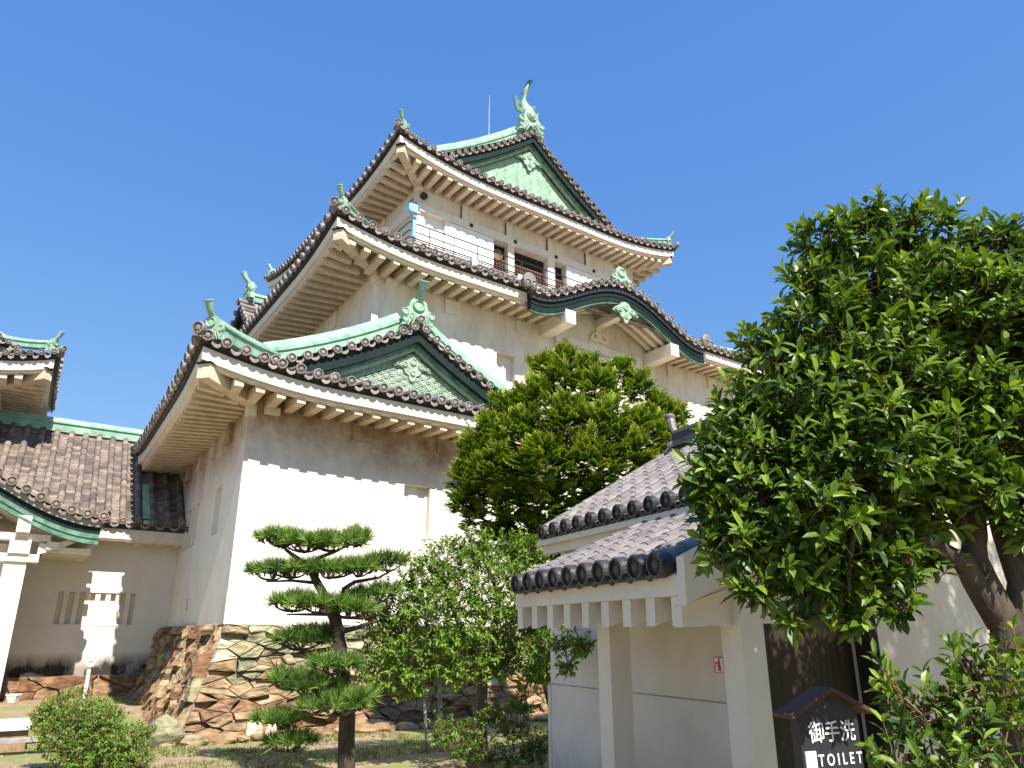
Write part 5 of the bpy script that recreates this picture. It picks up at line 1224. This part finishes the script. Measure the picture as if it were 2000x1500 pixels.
# --- golden cypress behind the toilet roof
random.seed(9)
Y = 13.6
cy = thing('cypress_tree', 'broad golden green cypress against the keep behind the toilet roof', 'tree', (1.0, Y, 0))
tp = lambda px, py, y=Y: pix(px, py, y)
trunkmb(cy, [([V3(1.1, Y, -.1), tp(1085, 1060), tp(1080, 960), tp(1100, 820), tp(1105, 720)], (.17, .03)), ([V3(.85, Y, 0), tp(1000, 1080), tp(990, 980), tp(960, 900)], (.09, .03))], m_bark)
CL = [(1100, 700, 13.7, .26), (1060, 720, 13.6, .26), (1150, 720, 13.6, .30), (1210, 725, 13.7, .28), (1100, 745, 13.2, .4), (1170, 770, 13.1, .5), (1050, 780, 13.2, .45), (1010, 800, 13.5, .38), (975, 790, 13.8, .22), (1245, 760, 13.5, .35), (1285, 800, 13.6, .30), (1320, 815, 13.7, .25), (1110, 830, 12.7, .55), (1190, 840, 12.6, .55), (1260, 840, 12.9, .45), (1020, 850, 12.9, .5), (960, 850, 13.3, .40), (930, 890, 13.3, .38), (905, 930, 13.3, .30), (975, 920, 12.8, .5), (1060, 910, 12.5, .55), (1150, 910, 12.4, .55), (1230, 900, 12.5, .5), (1300, 870, 13.0, .4), (920, 960, 13.2, .38), (1000, 980, 12.8, .4), (1080, 980, 12.6, .42), (1160, 970, 12.7, .4), (930, 1010, 13.2, .3), (1040, 1030, 12.8, .3), (1280, 930, 12.9, .4), (1330, 860, 13.3, .25), (985, 1030, 13.0, .25), (1110, 1040, 13, .35), (900, 985, 13.2, .22), (960, 1060, 13.3, .3), (1030, 1080, 13.3, .35), (1010, 940, 13.6, .5), (1180, 1010, 13.2, .4)]
sp = MB(); bb = MB()
for a, b, y, r in CL:
    c = tp(a, b, y); hub = V3(1.0 + (c.x - 1) * .15, Y, min(c.z, 7) - .25)
    bb.tube(bez(hub, hub.lerp(c, .5) - V3(0, 0, .1), c, 5), [.04, .035, .03, .025, .02, .015], 5)
    for k in range(int(760 * r * r) + 10):
        o = rdir()
        if o.z < -.75: o.z = -o.z
        rr = r * (1 - .6 * random.random() ** 1.4) * (1 + (R(0, .35) if random.random() < .22 else 0)); p = c + o * rr
        d = (V3(o.x, o.y, 0) * .9 + V3(R(-.35, .35), R(-.35, .35), .28 + .5 * o.z)).normalized(); s = d.cross(V3(R(-.5, .5), R(-.5, .5), 1)).normalized(); n = s.cross(d); L = R(.12, .22)
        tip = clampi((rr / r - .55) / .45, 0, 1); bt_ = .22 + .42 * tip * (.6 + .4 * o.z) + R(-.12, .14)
        for f in range(-3, 4):
            an = f * .30 + R(-.1, .1); fd = d * cos(an) + s * sin(an) - n * (.06 * abs(f)); fl_ = L * (1 - .1 * abs(f)); b_ = p - d * (L * .5) + d * (L * .09 * (3 - abs(f)))
            for q in range(3):
                st = b_ + fd * (fl_ * q / 3); sp.tint = clampi(bt_ + .16 * q + R(-.06, .06), 0, 1)
                for sg in ((0,) if q == 2 else (-1, 1)):
                    e = (fd + (s * cos(an) - d * sin(an)) * (.75 * sg)).normalized(); w_ = e.cross(n).normalized() * (.019 + .008 * (q == 1)); ll = fl_ * .42
                    sp.poly([st, st + e * ll * .5 + w_ + n * R(-.01, .012), st + e * ll, st + e * ll * .5 - w_ + n * R(-.01, .012)])
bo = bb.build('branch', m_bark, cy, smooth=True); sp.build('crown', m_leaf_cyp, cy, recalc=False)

# --- cloud-pruned pine
random.seed(14)
Y = 10.6
pn = thing('pine_tree', 'cloud-pruned pine with flat needle pads standing before the stone base', 'tree', (-2.13, Y, 0))
tp = lambda px, py, y=Y: pix(px, py, y)
b0 = tp(676, 1520); b0.z = -.05
trunkmb(pn, [([b0, tp(678, 1400), tp(668, 1290), tp(656, 1215), tp(642, 1180), tp(622, 1145), tp(602, 1103)], (.115, .05)), ([tp(655, 1210), tp(672, 1150), tp(695, 1135)], (.04, .025)), ([tp(598, 1106), tp(580, 1090), tp(560, 1075), tp(545, 1062)], (.04, .015)), ([tp(602, 1104), tp(622, 1090), tp(660, 1075), tp(690, 1060)], (.035, .015)),
              ([tp(665, 1235), tp(700, 1225), tp(735, 1212)], (.04, .02)), ([tp(672, 1330), tp(620, 1350), tp(560, 1370)], (.04, .015)), ([tp(675, 1370), tp(600, 1400), tp(545, 1420)], (.03, .012)), ([tp(663, 1265), tp(620, 1270), tp(580, 1275)], (.03, .015)), ([tp(614, 1138), tp(570, 1134), tp(520, 1136)], (.025, .01)), ([tp(695, 1136), tp(740, 1128), tp(770, 1112)], (.025, .01)), ([tp(650, 1200), tp(600, 1200), tp(560, 1200)], (.025, .01)), ([tp(660, 1205), tp(700, 1208), tp(725, 1205)], (.025, .01))], m_bark)
PADS = [(548, 1058, 10.6, .34, .30, .13), (600, 1068, 10.5, .42, .36, .13), (655, 1066, 10.6, .38, .32, .13), (695, 1056, 10.7, .20, .22, .14), (530, 1122, 10.6, .28, .28, .10), (575, 1118, 10.5, .36, .34, .12), (640, 1118, 10.5, .36, .34, .11), (700, 1116, 10.6, .30, .3, .12), (755, 1104, 10.7, .26, .26, .17), (575, 1183, 10.6, .30, .34, .14), (625, 1186, 10.4, .40, .36, .13), (685, 1196, 10.5, .36, .32, .12), (700, 1172, 10.8, .18, .2, .1), (740, 1165, 10.8, .22, .22, .12),
        (590, 1258, 10.5, .36, .34, .16), (630, 1245, 10.8, .3, .3, .14), (650, 1305, 10.2, .30, .30, .14), (570, 1335, 10.5, .34, .34, .15), (610, 1350, 10.3, .32, .32, .12), (545, 1412, 10.5, .34, .34, .11), (650, 1385, 10.1, .40, .34, .12), (690, 1370, 10.3, .26, .28, .12), (568, 1455, 10.5, .30, .3, .09)]
nd = MB(); tw = MB()
for a, b, y, ru, rv, hz in PADS:
    c = tp(a, b, y)
    for k in range(int(300 * ru * rv) + 10):
        th, q = R(0, 2 * pi), sqrt(random.random()); p = c + V3(ru * q * cos(th), rv * q * sin(th), hz * 1.25 * (1 - q * q) * R(.0, 1.0) - .02 + .05 * q * q)
        ax = (V3(cos(th) * q * .7, sin(th) * q * .7, .9) + rdir() * .25).normalized(); t0 = R(.12, 1.0)
        tw.tube([p - ax * .05, p], [.012, .007], 4, False)
        if k % 7 == 0: tw.tube(bez(c - V3(0, 0, .07), (c + p) / 2 - V3(0, 0, .10), p - ax * .05, 3), [.018, .016, .014, .011], 4, False)
        s = ax.cross(V3(1, .3, .2)).normalized(); w_ = ax.cross(s)
        for j in range(34):
            an, sp_ = R(0, 2 * pi), R(.1, 1.45); d = (ax * cos(sp_) + (s * cos(an) + w_ * sin(an)) * sin(sp_)); L = R(.12, .22); e = d.cross(rdir()).normalized() * .0068
            nd.tint = clampi(t0 + R(-.2, .2), 0, 1); o = p + d * .01
            nd.poly([o - e, o + e, o + d * L])
tw.build('branch', m_bark, pn, recalc=False); nd.build('needle_pad', m_needle, pn, recalc=False)
